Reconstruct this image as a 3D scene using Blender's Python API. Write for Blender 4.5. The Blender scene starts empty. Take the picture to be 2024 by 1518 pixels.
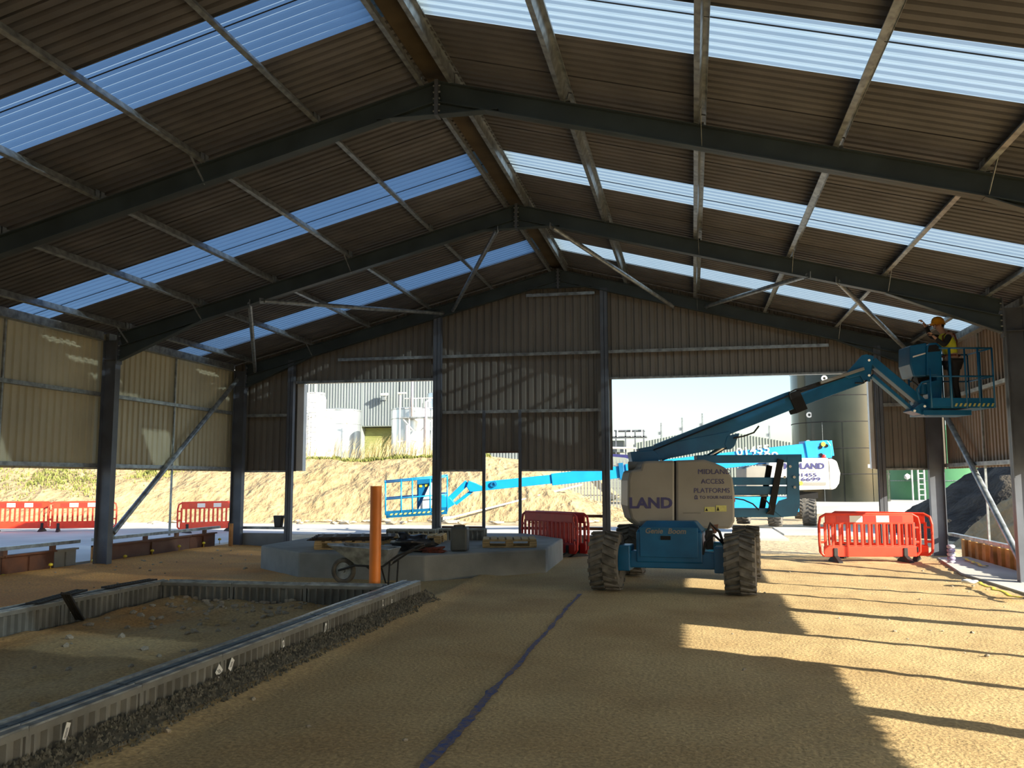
import bpy, bmesh, math, random
from mathutils import Vector, Matrix, noise

random.seed(7)
SC = bpy.context.scene
COL = SC.collection
PI = math.pi

# ------------------------------------------------------------------ camera
FW = Vector((-0.19758486, 0.97438958, 0.10734977))
RT = Vector((0.98001841, 0.1989005, -0.00158265))
UP = Vector((0.02289404, -0.10489205, 0.99422006))
EYE = Vector((0.0, 0.0, 1.6))
FPX = 1752.287
cam = bpy.data.cameras.new('camera')
cam.sensor_width = 36.0
cam.lens = FPX / 2024 * 36.0
cam.clip_end = 600
camo = bpy.data.objects.new('camera', cam)
m = Matrix((RT, UP, -FW)).transposed().to_4x4()
m.translation = EYE
camo.matrix_world = m
COL.objects.link(camo)
SC.camera = camo

def pt(px, py, D):
    """world point seen at that spot of the survey photo, D metres along the view axis"""
    return EYE + (FW + RT * ((px - 1012) / FPX) + UP * ((759 - py) / FPX)) * D
def pv(px, py, D):
    """same, but on an upright plane facing the viewer D metres away"""
    d = FW + RT * ((px - 1012) / FPX) + UP * ((759 - py) / FPX)
    return EYE + d * (D * .98 / (d.y * .98 - d.x * .199)) 
def ptz(px, py, z):
    d = FW + RT * ((px - 1012) / FPX) + UP * ((759 - py) / FPX)
    return EYE + d * ((z - 1.6) / d.z)

# ------------------------------------------------------------------ light
SUN = Vector((0.847, -0.377, 0.375)).normalized()
sun = bpy.data.lights.new('sun', 'SUN')
sun.energy = 15.5
sun.color = (1.0, 0.91, 0.72)
sun.angle = 0.0093
suno = bpy.data.objects.new('sun', sun)
suno.rotation_euler = SUN.to_track_quat('Z', 'Y').to_euler()
suno.location = (20, -20, 20)
COL.objects.link(suno)
W = bpy.data.worlds.new('sky')
SC.world = W
W.use_nodes = True
nt = W.node_tree
bg = nt.nodes['Background']
sky = nt.nodes.new('ShaderNodeTexSky')
sky.sky_type = 'NISHITA'
sky.sun_disc = False
sky.sun_elevation = math.asin(SUN.z)
sky.sun_rotation = math.atan2(SUN.x, SUN.y)
sky.air_density = 1.0
sky.dust_density = 1.2
sky.ozone_density = 2.0
nt.links.new(sky.outputs[0], bg.inputs[0])
bg.inputs[1].default_value = 0.30
SC.view_settings.view_transform = 'Standard'
SC.view_settings.look = 'None'
SC.view_settings.gamma = 1.0
SC.view_settings.use_curve_mapping = False
SC.view_settings.exposure = 0.0
SC.cycles.max_bounces = 10
SC.cycles.diffuse_bounces = 6
SC.cycles.glossy_bounces = 3
SC.cycles.transmission_bounces = 6
SC.cycles.transparent_max_bounces = 8
SC.cycles.sample_clamp_indirect = 6

# ------------------------------------------------------------------ helpers
class MB:
    def __init__(s): s.v = []; s.f = []
    def add(s, vs, fs):
        o = len(s.v); s.v += [Vector(p) for p in vs]; s.f += [tuple(i + o for i in f) for f in fs]
        return s
    def box(s, c, d, R=None):
        c = Vector(c); h = Vector(d) / 2
        P = [Vector((x * h.x, y * h.y, z * h.z)) for x in (-1, 1) for y in (-1, 1) for z in (-1, 1)]
        if R is not None:
            if isinstance(R, (int, float)): R = Matrix.Rotation(R, 3, 'Z')
            P = [R @ p for p in P]
        return s.add([c + p for p in P], [(0, 1, 3, 2), (4, 6, 7, 5), (0, 4, 5, 1), (2, 3, 7, 6), (0, 2, 6, 4), (1, 5, 7, 3)])
    def span(s, a, b):
        a = Vector(a); b = Vector(b)
        return s.box((a + b) / 2, [abs(b[i] - a[i]) for i in range(3)])
    def beam(s, a, b, w, h, up=(0, 0, 1)):
        a = Vector(a); b = Vector(b); t = (b - a); L = t.length; t.normalize()
        u = Vector(up); sd = t.cross(u)
        if sd.length < 1e-4: sd = t.cross(Vector((1, 0, 0)))
        sd.normalize(); u = sd.cross(t)
        R = Matrix((t, sd, u)).transposed()
        return s.box((a + b) / 2, (L, w, h), R)
    def ibeam(s, a, b, depth, wid, up, tf=.014, tw=.010):
        """I section between a and b; depth along up"""
        a = Vector(a); b = Vector(b); t = (b - a).normalized(); u = Vector(up); sd = t.cross(u).normalized(); u = sd.cross(t)
        o = u * (depth / 2 - tf / 2)
        s.beam(a + o, b + o, wid, tf, u); s.beam(a - o, b - o, wid, tf, u); s.beam(a, b, tw, depth, u)
        return s
    def prism(s, pts, off):
        """polygon in space pushed along the vector off"""
        pts = [Vector(p) for p in pts]; n = len(pts); off = Vector(off)
        fs = [tuple(range(n)), tuple(range(2 * n - 1, n - 1, -1))] + [(i, i + n, (i + 1) % n + n, (i + 1) % n) for i in range(n)]
        return s.add(pts + [p + off for p in pts], fs)
    def tube(s, path, r, n=8, cap=True, closed=False):
        path = [Vector(p) for p in path]; k = len(path); vs = []; fs = []; pu = None
        for i, p in enumerate(path):
            if closed: t = path[(i + 1) % k] - path[i - 1]
            else: t = path[min(i + 1, k - 1)] - path[max(i - 1, 0)]
            t.normalize()
            if pu is None:
                u = t.cross(Vector((0, 0, 1)))
                if u.length < .1: u = t.cross(Vector((1, 0, 0)))
            else: u = pu - t * pu.dot(t)
            u.normalize(); pu = u; w = t.cross(u)
            rr = r[i] if isinstance(r, (list, tuple)) else r
            vs += [p + (u * math.cos(2 * PI * j / n) + w * math.sin(2 * PI * j / n)) * rr for j in range(n)]
        for i in range(k if closed else k - 1):
            i2 = (i + 1) % k
            fs += [(i * n + j, i * n + (j + 1) % n, i2 * n + (j + 1) % n, i2 * n + j) for j in range(n)]
        if cap and not closed: fs += [tuple(range(n))[::-1], tuple((k - 1) * n + j for j in range(n))]
        return s.add(vs, fs)
    def cyl(s, a, b, r, n=16, r2=None): return s.tube([a, b], [r, r if r2 is None else r2], n)
    def lathe(s, prof, o, ax=(0, 0, 1), n=24, closed=False):
        ax = Vector(ax).normalized(); o = Vector(o)
        u = ax.cross(Vector((0, 0, 1)))
        if u.length < .1: u = Vector((1, 0, 0))
        u.normalize(); w = ax.cross(u); k = len(prof); vs = []
        for r, h in prof:
            vs += [o + ax * h + (u * math.cos(2 * PI * j / n) + w * math.sin(2 * PI * j / n)) * r for j in range(n)]
        fs = []
        for i in range(k if closed else k - 1):
            i2 = (i + 1) % k
            fs += [(i * n + j, i * n + (j + 1) % n, i2 * n + (j + 1) % n, i2 * n + j) for j in range(n)]
        if not closed: fs += [tuple(range(n))[::-1], tuple((k - 1) * n + j for j in range(n))]
        return s.add(vs, fs)
    def blob(s, c, r, seed=0, amp=.25, n=1):
        bm = bmesh.new(); bmesh.ops.create_icosphere(bm, subdivisions=n, radius=1)
        c = Vector(c); r = Vector(r) if not isinstance(r, (int, float)) else Vector((r, r, r))
        vs = []
        for v in bm.verts:
            k = 1 + amp * noise.noise(v.co * 1.7 + Vector((seed * 3.1, seed * 1.7, 0)))
            vs.append(c + Vector((v.co.x * r.x, v.co.y * r.y, v.co.z * r.z)) * k)
        fs = [tuple(v.index for v in f.verts) for f in bm.faces]; bm.free()
        return s.add(vs, fs)
    def xf(s, M):
        s.v = [M @ p for p in s.v]; return s
    def mesh(s, name, mat, smooth=False, off=None):
        me = bpy.data.meshes.new(name)
        vs = [p - off for p in s.v] if off is not None else s.v
        me.from_pydata([tuple(p) for p in vs], [], s.f)
        bm = bmesh.new(); bm.from_mesh(me); bmesh.ops.recalc_face_normals(bm, faces=bm.faces); bm.to_mesh(me); bm.free()
        if mat: me.materials.append(mat)
        if smooth: me.shade_smooth()
        return me
    def build(s, name, mat, parent=None, smooth=False, bevel=0, auto=None):
        off = wloc(parent) if parent is not None else None
        if parent is None and s.v:
            xs = [p.x for p in s.v]; ys = [p.y for p in s.v]; zs = [p.z for p in s.v]
            off = Vector(((min(xs) + max(xs)) / 2, (min(ys) + max(ys)) / 2, min(zs)))
        me = s.mesh(name, mat, smooth, off)
        o = bpy.data.objects.new(name, me); COL.objects.link(o)
        if parent is not None: o.parent = parent
        else: o.location = off
        if bevel:
            b = o.modifiers.new('bevel', 'BEVEL'); b.width = bevel; b.segments = 2; b.limit_method = 'ANGLE'; b.angle_limit = .6
        if auto:
            me.shade_smooth(); me.set_sharp_from_angle(angle=auto)
        return o
def wloc(o):
    p = Vector((0, 0, 0))
    while o is not None: p = p + o.location; o = o.parent
    return p
def tag(o, label, cat, group=None, kind=None):
    if label: o['label'] = label
    if cat: o['category'] = cat
    if group: o['group'] = group
    if kind: o['kind'] = kind
    return o
def thing(name, label, cat, loc=(0, 0, 0), group=None):
    o = bpy.data.objects.new(name, None); COL.objects.link(o); o.location = loc; o.empty_display_size = .1
    return tag(o, label, cat, group)
def struct(name, o=None, loc=(0, 0, 0)):
    if o is None:
        o = bpy.data.objects.new(name, None); COL.objects.link(o); o.location = loc
    o['kind'] = 'structure'; return o
def dup(root, loc=None, rz=None, label=None, group=None, parent=None):
    r = root.copy(); COL.objects.link(r)
    if parent is not None: r.parent = parent
    if loc is not None: r.location = loc
    if rz is not None: r.rotation_euler = (0, 0, rz)
    if label: r['label'] = label
    if group: r['group'] = group
    for ch in root.children:
        c = ch.copy(); COL.objects.link(c); c.parent = r
        for g in ch.children:
            d = g.copy(); COL.objects.link(d); d.parent = c
    return r
ORD = ['first', 'second', 'third', 'fourth', 'fifth', 'sixth', 'seventh', 'eighth', 'ninth', 'tenth', 'eleventh', 'twelfth']

def mat(name, col, rough=.6, metal=0, var=.12, vs=3.0, bump=0, bs=30.0, col2=None, spec=None, stretch=None, fine=0):
    mt = bpy.data.materials.new(name); mt.use_nodes = True
    n = mt.node_tree.nodes; l = mt.node_tree.links; b = n['Principled BSDF']
    b.inputs['Roughness'].default_value = rough; b.inputs['Metallic'].default_value = metal
    if spec is not None: b.inputs['Specular IOR Level'].default_value = spec
    tc = n.new('ShaderNodeTexCoord'); src = tc.outputs['Object']
    if stretch:
        mp = n.new('ShaderNodeMapping'); mp.inputs['Scale'].default_value = stretch; l.new(src, mp.inputs[0]); src = mp.outputs[0]
    nz = n.new('ShaderNodeTexNoise'); nz.inputs['Scale'].default_value = vs; nz.inputs['Detail'].default_value = 5; l.new(src, nz.inputs['Vector'])
    mx = n.new('ShaderNodeMix'); mx.data_type = 'RGBA'
    c2 = col2 if col2 else tuple(c * (1 - 2 * var) for c in col)
    c1 = col if col2 else tuple(min(1, c * (1 + var)) for c in col)
    mx.inputs[6].default_value = (*c1, 1); mx.inputs[7].default_value = (*c2, 1)
    cr = n.new('ShaderNodeMapRange'); cr.inputs[1].default_value = .35; cr.inputs[2].default_value = .68
    l.new(nz.outputs[0], cr.inputs[0]); l.new(cr.outputs[0], mx.inputs[0])
    out = mx.outputs[2]
    if fine:
        nf = n.new('ShaderNodeTexNoise'); nf.inputs['Scale'].default_value = bs; nf.inputs['Detail'].default_value = 4; l.new(src, nf.inputs['Vector'])
        mf = n.new('ShaderNodeMix'); mf.data_type = 'RGBA'; mf.blend_type = 'MULTIPLY'; mf.inputs[0].default_value = fine
        mr = n.new('ShaderNodeMapRange'); mr.inputs[1].default_value = .3; mr.inputs[2].default_value = .7; mr.inputs[3].default_value = .45; mr.inputs[4].default_value = 1.35
        l.new(nf.outputs[0], mr.inputs[0]); l.new(out, mf.inputs[6]); l.new(mr.outputs[0], mf.inputs[7]); out = mf.outputs[2]
    l.new(out, b.inputs['Base Color'])
    if bump:
        nb = n.new('ShaderNodeTexNoise'); nb.inputs['Scale'].default_value = bs; nb.inputs['Detail'].default_value = 6; l.new(src, nb.inputs['Vector'])
        bp = n.new('ShaderNodeBump'); bp.inputs['Strength'].default_value = 1; bp.inputs['Distance'].default_value = bump
        l.new(nb.outputs[0], bp.inputs['Height']); l.new(bp.outputs[0], b.inputs['Normal'])
    return mt
M = {}
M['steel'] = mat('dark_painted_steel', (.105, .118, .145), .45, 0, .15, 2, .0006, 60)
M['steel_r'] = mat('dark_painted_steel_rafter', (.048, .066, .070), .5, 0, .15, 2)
M['galv'] = mat('galvanised_steel', (.34, .37, .385), .42, .55, .22, 9)
M['roof'] = mat('fibre_cement_roof_sheet', (.150, .148, .158), .85, 0, .14, 1.2, .002, 40)
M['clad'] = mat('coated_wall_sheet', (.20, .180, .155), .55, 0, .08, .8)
M['clad_l'] = mat('lit_cream_wall_sheet', (.60, .55, .38), .55, 0, .08, .8)  # left wall copy of the sheet, bounced sunlight put into the paler colour
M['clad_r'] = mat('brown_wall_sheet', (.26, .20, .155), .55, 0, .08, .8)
M['ridge'] = mat('brown_ridge_lining', (.10, .075, .045), .8, 0, .2, 2)
M['dirt'] = mat('sandy_subsoil', (.52, .385, .19), .95, 0, .15, .7, .010, 34, col2=(.40, .27, .12), fine=.6)
M['dirt_in'] = mat('sandy_subsoil_heap', (.42, .27, .12), .95, 0, .15, 1.3, .03, 18, col2=(.26, .15, .06), fine=.6)
M['soil_out'] = mat('pale_soil', (.50, .40, .25), .95, 0, .2, .3, .04, 9, fine=.4)
M['bank'] = mat('dug_sandy_bank', (.40, .30, .165), .95, 0, .1, .5, .18, 4, col2=(.33, .24, .12), fine=.55, stretch=(1, .6, .6))
M['concrete'] = mat('concrete', (.25, .26, .26), .85, 0, .1, 2.2, .003, 40)
M['road'] = mat('pale_concrete_road', (.48, .47, .45), .9, 0, .08, .5, .004, 20)
M['poly'] = mat('grey_polymer_concrete', (.18, .18, .165), .8, 0, .15, 3, .002, 60)
M['galv2'] = mat('bluish_galvanised_lid', (.20, .25, .29), .5, .3, .2, 9)
M['matdark'] = mat('dark_steel_mat', (.045, .036, .034), .7, 0, .3, 8)
M['rust'] = mat('rusted_steel', (.20, .075, .035), .8, 0, .3, 2.5, .002, 40, col2=(.10, .045, .03))
M['rust2'] = mat('brown_rusted_steel', (.13, .055, .035), .75, 0, .3, 2, .002, 40, col2=(.17, .09, .05))
M['rustb'] = mat('bright_rust', (.45, .20, .055), .85, 0, .3, 3, .002, 40)
M['gravel'] = mat('dark_gravel', (.10, .095, .075), .9, 0, .3, 25)
M['stone'] = mat('limestone_lumps', (.42, .37, .29), .9, 0, .2, 9, .004, 30)
M['orange'] = mat('orange_plastic_pipe', (.74, .20, .018), .38, 0, .06, 4)
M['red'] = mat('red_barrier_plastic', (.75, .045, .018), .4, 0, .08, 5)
M['red2'] = mat('darker_red_barrier_plastic', (.50, .028, .022), .45, 0, .08, 5)  # darker red for the pair of barriers by the plinth
M['black'] = mat('black_rubber', (.018, .018, .02), .7, 0, .2, 6)
M['tyre'] = mat('dusty_tyre_rubber', (.13, .12, .105), .9, 0, .25, 8, .002, 50)
M['blue'] = mat('blue_machine_paint', (.004, .115, .27), .35, 0, .12, 3)
M['blue2'] = mat('bright_blue_machine_paint', (.005, .26, .62), .35, 0, .05, 3)
M['grey'] = mat('grey_machine_paint', (.235, .23, .215), .45, 0, .06, 2)
M['white'] = mat('white_paint', (.78, .78, .76), .45, 0, .04, 3)
M['navy'] = mat('navy_lettering', (.030, .032, .15), .5, 0, .05, 3)
M['yellow'] = mat('yellow_plastic', (.75, .60, .04), .5, 0, .06, 6)
M['yelpale'] = mat('faded_yellow_sticker', (.50, .50, .16), .5, 0, .06, 30)
M['wood'] = mat('pallet_wood', (.52, .36, .17), .8, 0, .2, 6, .002, 50, stretch=(1, 6, 6))
M['darkbag'] = mat('black_polythene', (.022, .023, .028), .32, 0, .3, 6, .004, 14)
M['redrag'] = mat('dark_red_cloth', (.14, .03, .015), .85, 0, .3, 14, .01, 20)
M['bpaint'] = mat('blue_spray_paint', (.045, .085, .25), .95, 0, .2, 20, .004, 60, col2=(.22, .16, .12))
M['skin'] = mat('skin', (.42, .24, .17), .6, 0, .05, 8)
M['hivis'] = mat('yellow_hi_vis_cloth', (.55, .56, .03), .75, 0, .1, 12, .004, 25)
M['trouser'] = mat('black_work_trousers', (.012, .012, .015), .8, 0, .2, 12, .004, 20)
M['helmet'] = mat('yellow_helmet_plastic', (.75, .33, .02), .35, 0, .03, 5)
M['grass'] = mat('green_grass', (.20, .22, .055), .9, 0, .25, 4)
M['dry'] = mat('dry_straw_grass', (.62, .50, .26), .9, 0, .15, 8)
M['shadedsoil'] = mat('shaded_soil', (.055, .046, .034), .95, 0, .3, 1.2, .12, 8, fine=.5)  # shade on the heap's slope put into the dark soil colour
M['factory'] = mat('grey_blue_wall_sheet', (.24, .28, .295), .5, 0, .06, .3)
M['factory2'] = mat('grey_green_wall_sheet', (.23, .27, .255), .6, 0, .06, .3)
M['stainless'] = mat('stainless_steel_tank', (.55, .60, .64), .28, .75, .06, 1.5)
M['silo'] = mat('dark_olive_tank_enamel', (.017, .020, .014), .16, 0, .1, .8)
M['green'] = mat('green_tank_paint', (.10, .30, .14), .45, 0, .08, .5)
M['rolldoor'] = mat('olive_roller_door', (.32, .34, .13), .6, 0, .06, 2)
M['chrome'] = mat('bright_steel_rod', (.7, .7, .7), .15, 1, .02, 5)
M['dark'] = mat('dark_recess', (.01, .01, .012), .9, 0, .1, 5)
M['redpl'] = mat('red_reflector', (.6, .03, .02), .3, 0, .05, 5)

def rooflight_mat():
    mt = bpy.data.materials.new('translucent_rooflight_sheet'); mt.use_nodes = True
    n = mt.node_tree.nodes; l = mt.node_tree.links
    for x in list(n): n.remove(x)
    o = n.new('ShaderNodeOutputMaterial'); t = n.new('ShaderNodeBsdfTranslucent'); tr = n.new('ShaderNodeBsdfTransparent'); g = n.new('ShaderNodeBsdfGlossy')
    tc = n.new('ShaderNodeTexCoord'); nz = n.new('ShaderNodeTexNoise'); nz.inputs['Scale'].default_value = 2.5; nz.inputs['Detail'].default_value = 6
    l.new(tc.outputs['Object'], nz.inputs['Vector'])
    mx = n.new('ShaderNodeMix'); mx.data_type = 'RGBA'; mx.inputs[6].default_value = (.21, .30, .385, 1); mx.inputs[7].default_value = (.27, .355, .43, 1)
    l.new(nz.outputs[0], mx.inputs[0]); l.new(mx.outputs[2], t.inputs[0])
    tr.inputs[0].default_value = (.50, .66, .85, 1); g.inputs['Roughness'].default_value = .3
    a = n.new('ShaderNodeMixShader'); a.inputs[0].default_value = .09; l.new(t.outputs[0], a.inputs[1]); l.new(tr.outputs[0], a.inputs[2])
    c = n.new('ShaderNodeMixShader'); c.inputs[0].default_value = .05; l.new(a.outputs[0], c.inputs[1]); l.new(g.outputs[0], c.inputs[2])
    l.new(c.outputs[0], o.inputs[0]); return mt
M['rooflight'] = rooflight_mat()

def text(s, size, origin, ex, ez, mt, name, parent, sx=1.0, fat=0.0, depth=.002, shear=0):
    """flat raised lettering; origin = lower left corner, ex = reading direction, ez = up"""
    cu = bpy.data.curves.new('lettering', 'FONT'); cu.body = s; cu.size = size; cu.extrude = depth; cu.offset = fat; cu.shear = shear; cu.resolution_u = 3
    ob = bpy.data.objects.new('tmp', cu)
    me = bpy.data.meshes.new_from_object(ob)
    ex = Vector(ex).normalized(); ez = Vector(ez).normalized(); en = ex.cross(ez)
    off = wloc(parent) if parent is not None else Vector((0, 0, 0))
    for v in me.vertices:
        v.co = Vector(origin) - off + ex * (v.co.x * sx) + ez * v.co.y + en * v.co.z
    me.materials.clear(); me.materials.append(mt); me.name = name
    bpy.data.objects.remove(ob)
    o = bpy.data.objects.new(name, me); COL.objects.link(o)
    if parent is not None: o.parent = parent
    return o

# ------------------------------------------------------------------ dimensions of the shed
XL, XR, XM = -10.975, 5.097, -2.939
HE, HA = 4.313, 6.417
SL = (HA - HE) / (XR - XM)
YF = [0.08, 5.03, 9.972, 14.932, 19.877]
YEND, YBACK = 20.10, -4.9
def rz(x, off=0.0): return HA + off - SL * abs(x - XM)
N_R = Vector((SL, 0, 1)).normalized(); N_L = Vector((-SL, 0, 1)).normalized()

def gz(x, y):
    z = .010 * noise.noise(Vector((x * .6, y * .6, 0))) + .006 * noise.noise(Vector((x * 3.1, y * 3.1, 5)))
    # rubble heap between the drains
    if -6.8 < x < -3.7 and y < 10.7:
        z += .05 + .05 * noise.noise(Vector((x * 1.6, y * 1.6, 9))) + .02 * noise.noise(Vector((x * 5, y * 5, 3)))
        if y > 9: z += .05 * max(0, noise.noise(Vector((x * 2.2, y * 2.2, 19))) + .4)
    # spoil against the rusty plates, soil banked at the left
    if x < -9.6: z += .06 * min(1, (-9.6 - x) / 1.2)
    if -3.5 < x < -3.15: z += .05 * (1 - abs(x + 3.45) / .3) if abs(x + 3.45) < .3 else 0
    if x > 4.0 and y > 13: z += .03 * min(1, (x - 4.0))
    if x > .5: z += .010 * noise.noise(Vector((x * 5, y * 5, 2)))
    return z

def grid(xs, ys, fz, name, mt, smooth=True):
    vs = [(x, y, fz(x, y)) for y in ys for x in xs]; nx = len(xs)
    fs = [(j * nx + i, j * nx + i + 1, (j + 1) * nx + i + 1, (j + 1) * nx + i) for j in range(len(ys) - 1) for i in range(nx - 1)]
    me = bpy.data.meshes.new(name); me.from_pydata(vs, [], fs); me.materials.append(mt)
    if smooth: me.shade_smooth()
    o = bpy.data.objects.new(name, me); COL.objects.link(o); return o
def lin(a, b, st):
    n = max(1, round((b - a) / st)); return [a + (b - a) * i / n for i in range(n + 1)]

# soil coloured orange at the left, warm light there put into the tint
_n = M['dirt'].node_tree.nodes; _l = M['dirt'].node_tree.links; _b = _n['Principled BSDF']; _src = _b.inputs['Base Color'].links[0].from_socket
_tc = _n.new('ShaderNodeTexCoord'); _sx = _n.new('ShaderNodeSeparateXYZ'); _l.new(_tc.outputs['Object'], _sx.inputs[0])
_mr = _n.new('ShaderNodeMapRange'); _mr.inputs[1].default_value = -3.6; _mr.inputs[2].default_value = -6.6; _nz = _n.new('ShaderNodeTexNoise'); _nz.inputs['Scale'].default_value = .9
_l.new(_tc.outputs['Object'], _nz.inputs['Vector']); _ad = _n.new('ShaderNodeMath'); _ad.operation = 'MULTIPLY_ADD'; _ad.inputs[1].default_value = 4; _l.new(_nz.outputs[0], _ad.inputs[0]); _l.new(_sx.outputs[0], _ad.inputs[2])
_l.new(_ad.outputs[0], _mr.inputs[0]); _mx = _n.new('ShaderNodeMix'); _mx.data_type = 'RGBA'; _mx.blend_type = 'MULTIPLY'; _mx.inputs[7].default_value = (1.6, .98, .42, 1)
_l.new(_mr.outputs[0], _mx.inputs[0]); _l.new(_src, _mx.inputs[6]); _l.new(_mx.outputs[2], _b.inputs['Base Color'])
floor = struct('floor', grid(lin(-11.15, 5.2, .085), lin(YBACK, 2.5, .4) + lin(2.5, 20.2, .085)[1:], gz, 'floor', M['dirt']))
gx = lin(-110, -20, 10) + lin(-20, 20, .5)[1:] + lin(20, 110, 10)[1:]
gy = lin(-60, 20, 10) + lin(20, 34, .5)[1:] + lin(34, 160, 6)[1:]
ground = struct('ground', grid(gx, gy, lambda x, y: -.05 + (.02 * noise.noise(Vector((x * .7, y * .7, 4))) if 20 < y < 34 else 0), 'ground', M['soil_out']))
# concrete road beyond the far gable and down the left side
mb = MB(); mb.span((-60, 25.2, -.06), (2.5, 30.6, .0)); mb.span((-24.5, 2, -.06), (-11.9, 25.2, .0))
struct('trim_1', mb.build('road', M['road'])).name = 'road'
mb = MB(); mb.span((2.6, 27.5, -.06), (14, 31.5, -.004))
struct('trim_2', mb.build('yard_slab', M['road'])).name = 'yard_slab'
mb = MB(); mb.span((2, 45, -.1), (22, 75, .30))
struct('trim_3', mb.build('tank_apron', M['road'])).name = 'tank_apron'

# ------------------------------------------------------------------ roof: sheets and rooflights
ceiling = struct('ceiling', loc=(XM, 7.5, HA))
PW = 4.95 / 5
def roof_sheet(side, y0, light, n=7, amp=.022):
    """one corrugated sheet running from the ridge down to the eaves"""
    mb = MB(); x0 = XM + side * .10; x1 = XM + side * 8.42
    if light: ph = [(i / 6, -.95 * math.cos(2 * PI * i / 6)) for i in range(6 * n + 1)]
    else: ph = [(k + t, d) for k in range(n) for t, d in ((0, -1), (.56, -1), (.66, 1), (.90, 1))] + [(n, -1)]
    for t, dd in ph:
        y = y0 + (PW + .03) * t / n
        for x in (x0, (x0 + x1) / 2, x1): mb.v.append(Vector((x, y, rz(x, .18 + amp * dd))))
    k = len(ph) - 1
    for i in range(k):
        for j in range(2): mb.f.append((i * 3 + j, i * 3 + j + 1, i * 3 + 4 + j, i * 3 + 3 + j))
    nm = 'rooflight' if light else 'roof_sheet'
    return mb.build(nm, M['rooflight' if light else 'roof'], ceiling)
y = YF[4] + 2.53 - PW * 3
edges = []
base = YF[4] - 4.95 + 2.53
yy = base + PW * 2
while yy - PW > YBACK - .4: yy -= PW
prot = {}
for side in (-1, 1):
    ysh = yy
    while ysh < YEND + .1:
        d = ((ysh - base) / (4.952)) % 1
        light = (d < .02 or d > .98)
        key = (side, light)
        if key not in prot:
            o = roof_sheet(side, ysh, light); prot[key] = (o, ysh)
        else:
            p, py0 = prot[key]; o = p.copy(); COL.objects.link(o); o.location = (0, ysh - py0, 0)
        ysh += PW + .0004
# thin lap line across each rooflight
for yb, fr in ((base - 9.904, .22), (base - 4.952, .6), (base, .93)):
    for side in (-1, 1):
        yl = yb + PW * fr
        MB().beam((XM + side * .15, yl, rz(XM + side * .15, .15)), (XM + side * 8.3, yl, rz(XM + side * 8.3, .15)), .012, .008).build('lap_strip', M['dark'], ceiling)
# ridge lining between the two ridge purlins
mb = MB(); mb.box((XM, (YBACK + YEND) / 2, HA + .10), (.34, YEND - YBACK, .012)); mb.build('ridge_lining', M['ridge'], ceiling)
mb = MB()
for s_ in (-1, 1):
    mb.beam((XM, (YBACK), HA + .23), (XM, YEND + .15, HA + .23), .02, .02)
    mb.prism([(XM, YBACK, HA + .24), (XM + s_ * .32, YBACK, HA + .24 - .32 * SL), (XM + s_ * .32, YBACK, HA + .25 - .32 * SL), (XM, YBACK, HA + .25)], (0, YEND - YBACK + .15, 0))
mb.build('ridge_cap', M['roof'], ceiling)

# ------------------------------------------------------------------ walls
RP = .175
def rib(u):
    t = (u % RP) / RP
    for a, b, ya, yb in ((0, .52, 0, 0), (.52, .62, 0, 1), (.62, .90, 1, 1), (.90, 1.0, 1, 0)):
        if a <= t <= b: return .032 * (ya + (yb - ya) * (t - a) / (b - a))
    return 0
def ribpts(u0, u1):
    pts = [u0]; k = math.floor(u0 / RP)
    while k * RP < u1:
        for t in (0, .52, .62, .90):
            u = (k + t) * RP
            if u0 + 1e-4 < u < u1 - 1e-4: pts.append(u)
        k += 1
    return pts + [u1]
def clad_sheet(parent, P0, ex, out, u0, u1, zb, zt, mt='clad'):
    """ribbed sheet; zb, zt are functions of u"""
    mb = MB(); P0 = Vector(P0); ex = Vector(ex); out = Vector(out)
    us = ribpts(u0, u1)
    for u in us:
        p = P0 + ex * u + out * rib(u + .001)
        mb.v += [Vector((p.x, p.y, zb(u))), Vector((p.x, p.y, zt(u)))]
    for i in range(len(us) - 1): mb.f.append((2 * i, 2 * i + 1, 2 * i + 3, 2 * i + 2))
    return mb.build('cladding_sheet', M[mt], parent)
CW = RP * 6
ZB = 1.81
# far gable with a left doorway, a personnel opening and a right doorway
wall_far = struct('wall_far', loc=(XM, YEND, 0))
OPEN = [(-9.42, -5.97, 3.95), (-4.70, -3.89, 2.24), (-1.76, 3.82, 3.90)]
cuts = sorted(set([XL - .14, XR + .14] + [v for o in OPEN for v in o[:2]] + [XL - .14 + CW * i for i in range(1, 16)]))
for a, b in zip(cuts[:-1], cuts[1:]):
    if b - a < .02: continue
    mid = (a + b) / 2; zb = ZB
    for o in OPEN:
        if o[0] < mid < o[1]: zb = o[2]
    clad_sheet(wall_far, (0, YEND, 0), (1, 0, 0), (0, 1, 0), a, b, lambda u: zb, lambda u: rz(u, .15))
mb = MB()
mb.span((-9.45, 19.98, 3.93), (-5.93, 20.12, 3.99)); mb.build('door_header', M['galv'], wall_far)
MB().span((-1.80, 20.0, 3.865), (3.86, 20.15, 3.905)).build('door_header', M['galv'], wall_far)
MB().span((-4.74, 20.02, 2.215), (-3.85, 20.14, 2.25)).build('door_header', M['rust2'], wall_far)
MB().span((-9.43, 20.12, 1.82), (-9.26, 20.30, 3.93)).build('door_flashing', M['white'], wall_far)
MB().span((3.74, 20.12, 1.82), (3.82, 20.30, 3.88)).build('door_flashing', M['white'], wall_far)
for a, b in ((-11.0, -9.5), (-5.75, -4.74), (-3.85, -1.98), (3.98, 5.1)):
    MB().span((a, 20.02, 1.79), (b, 20.12, 1.83)).build('cladding_trim', M['galv'], wall_far)
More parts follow.
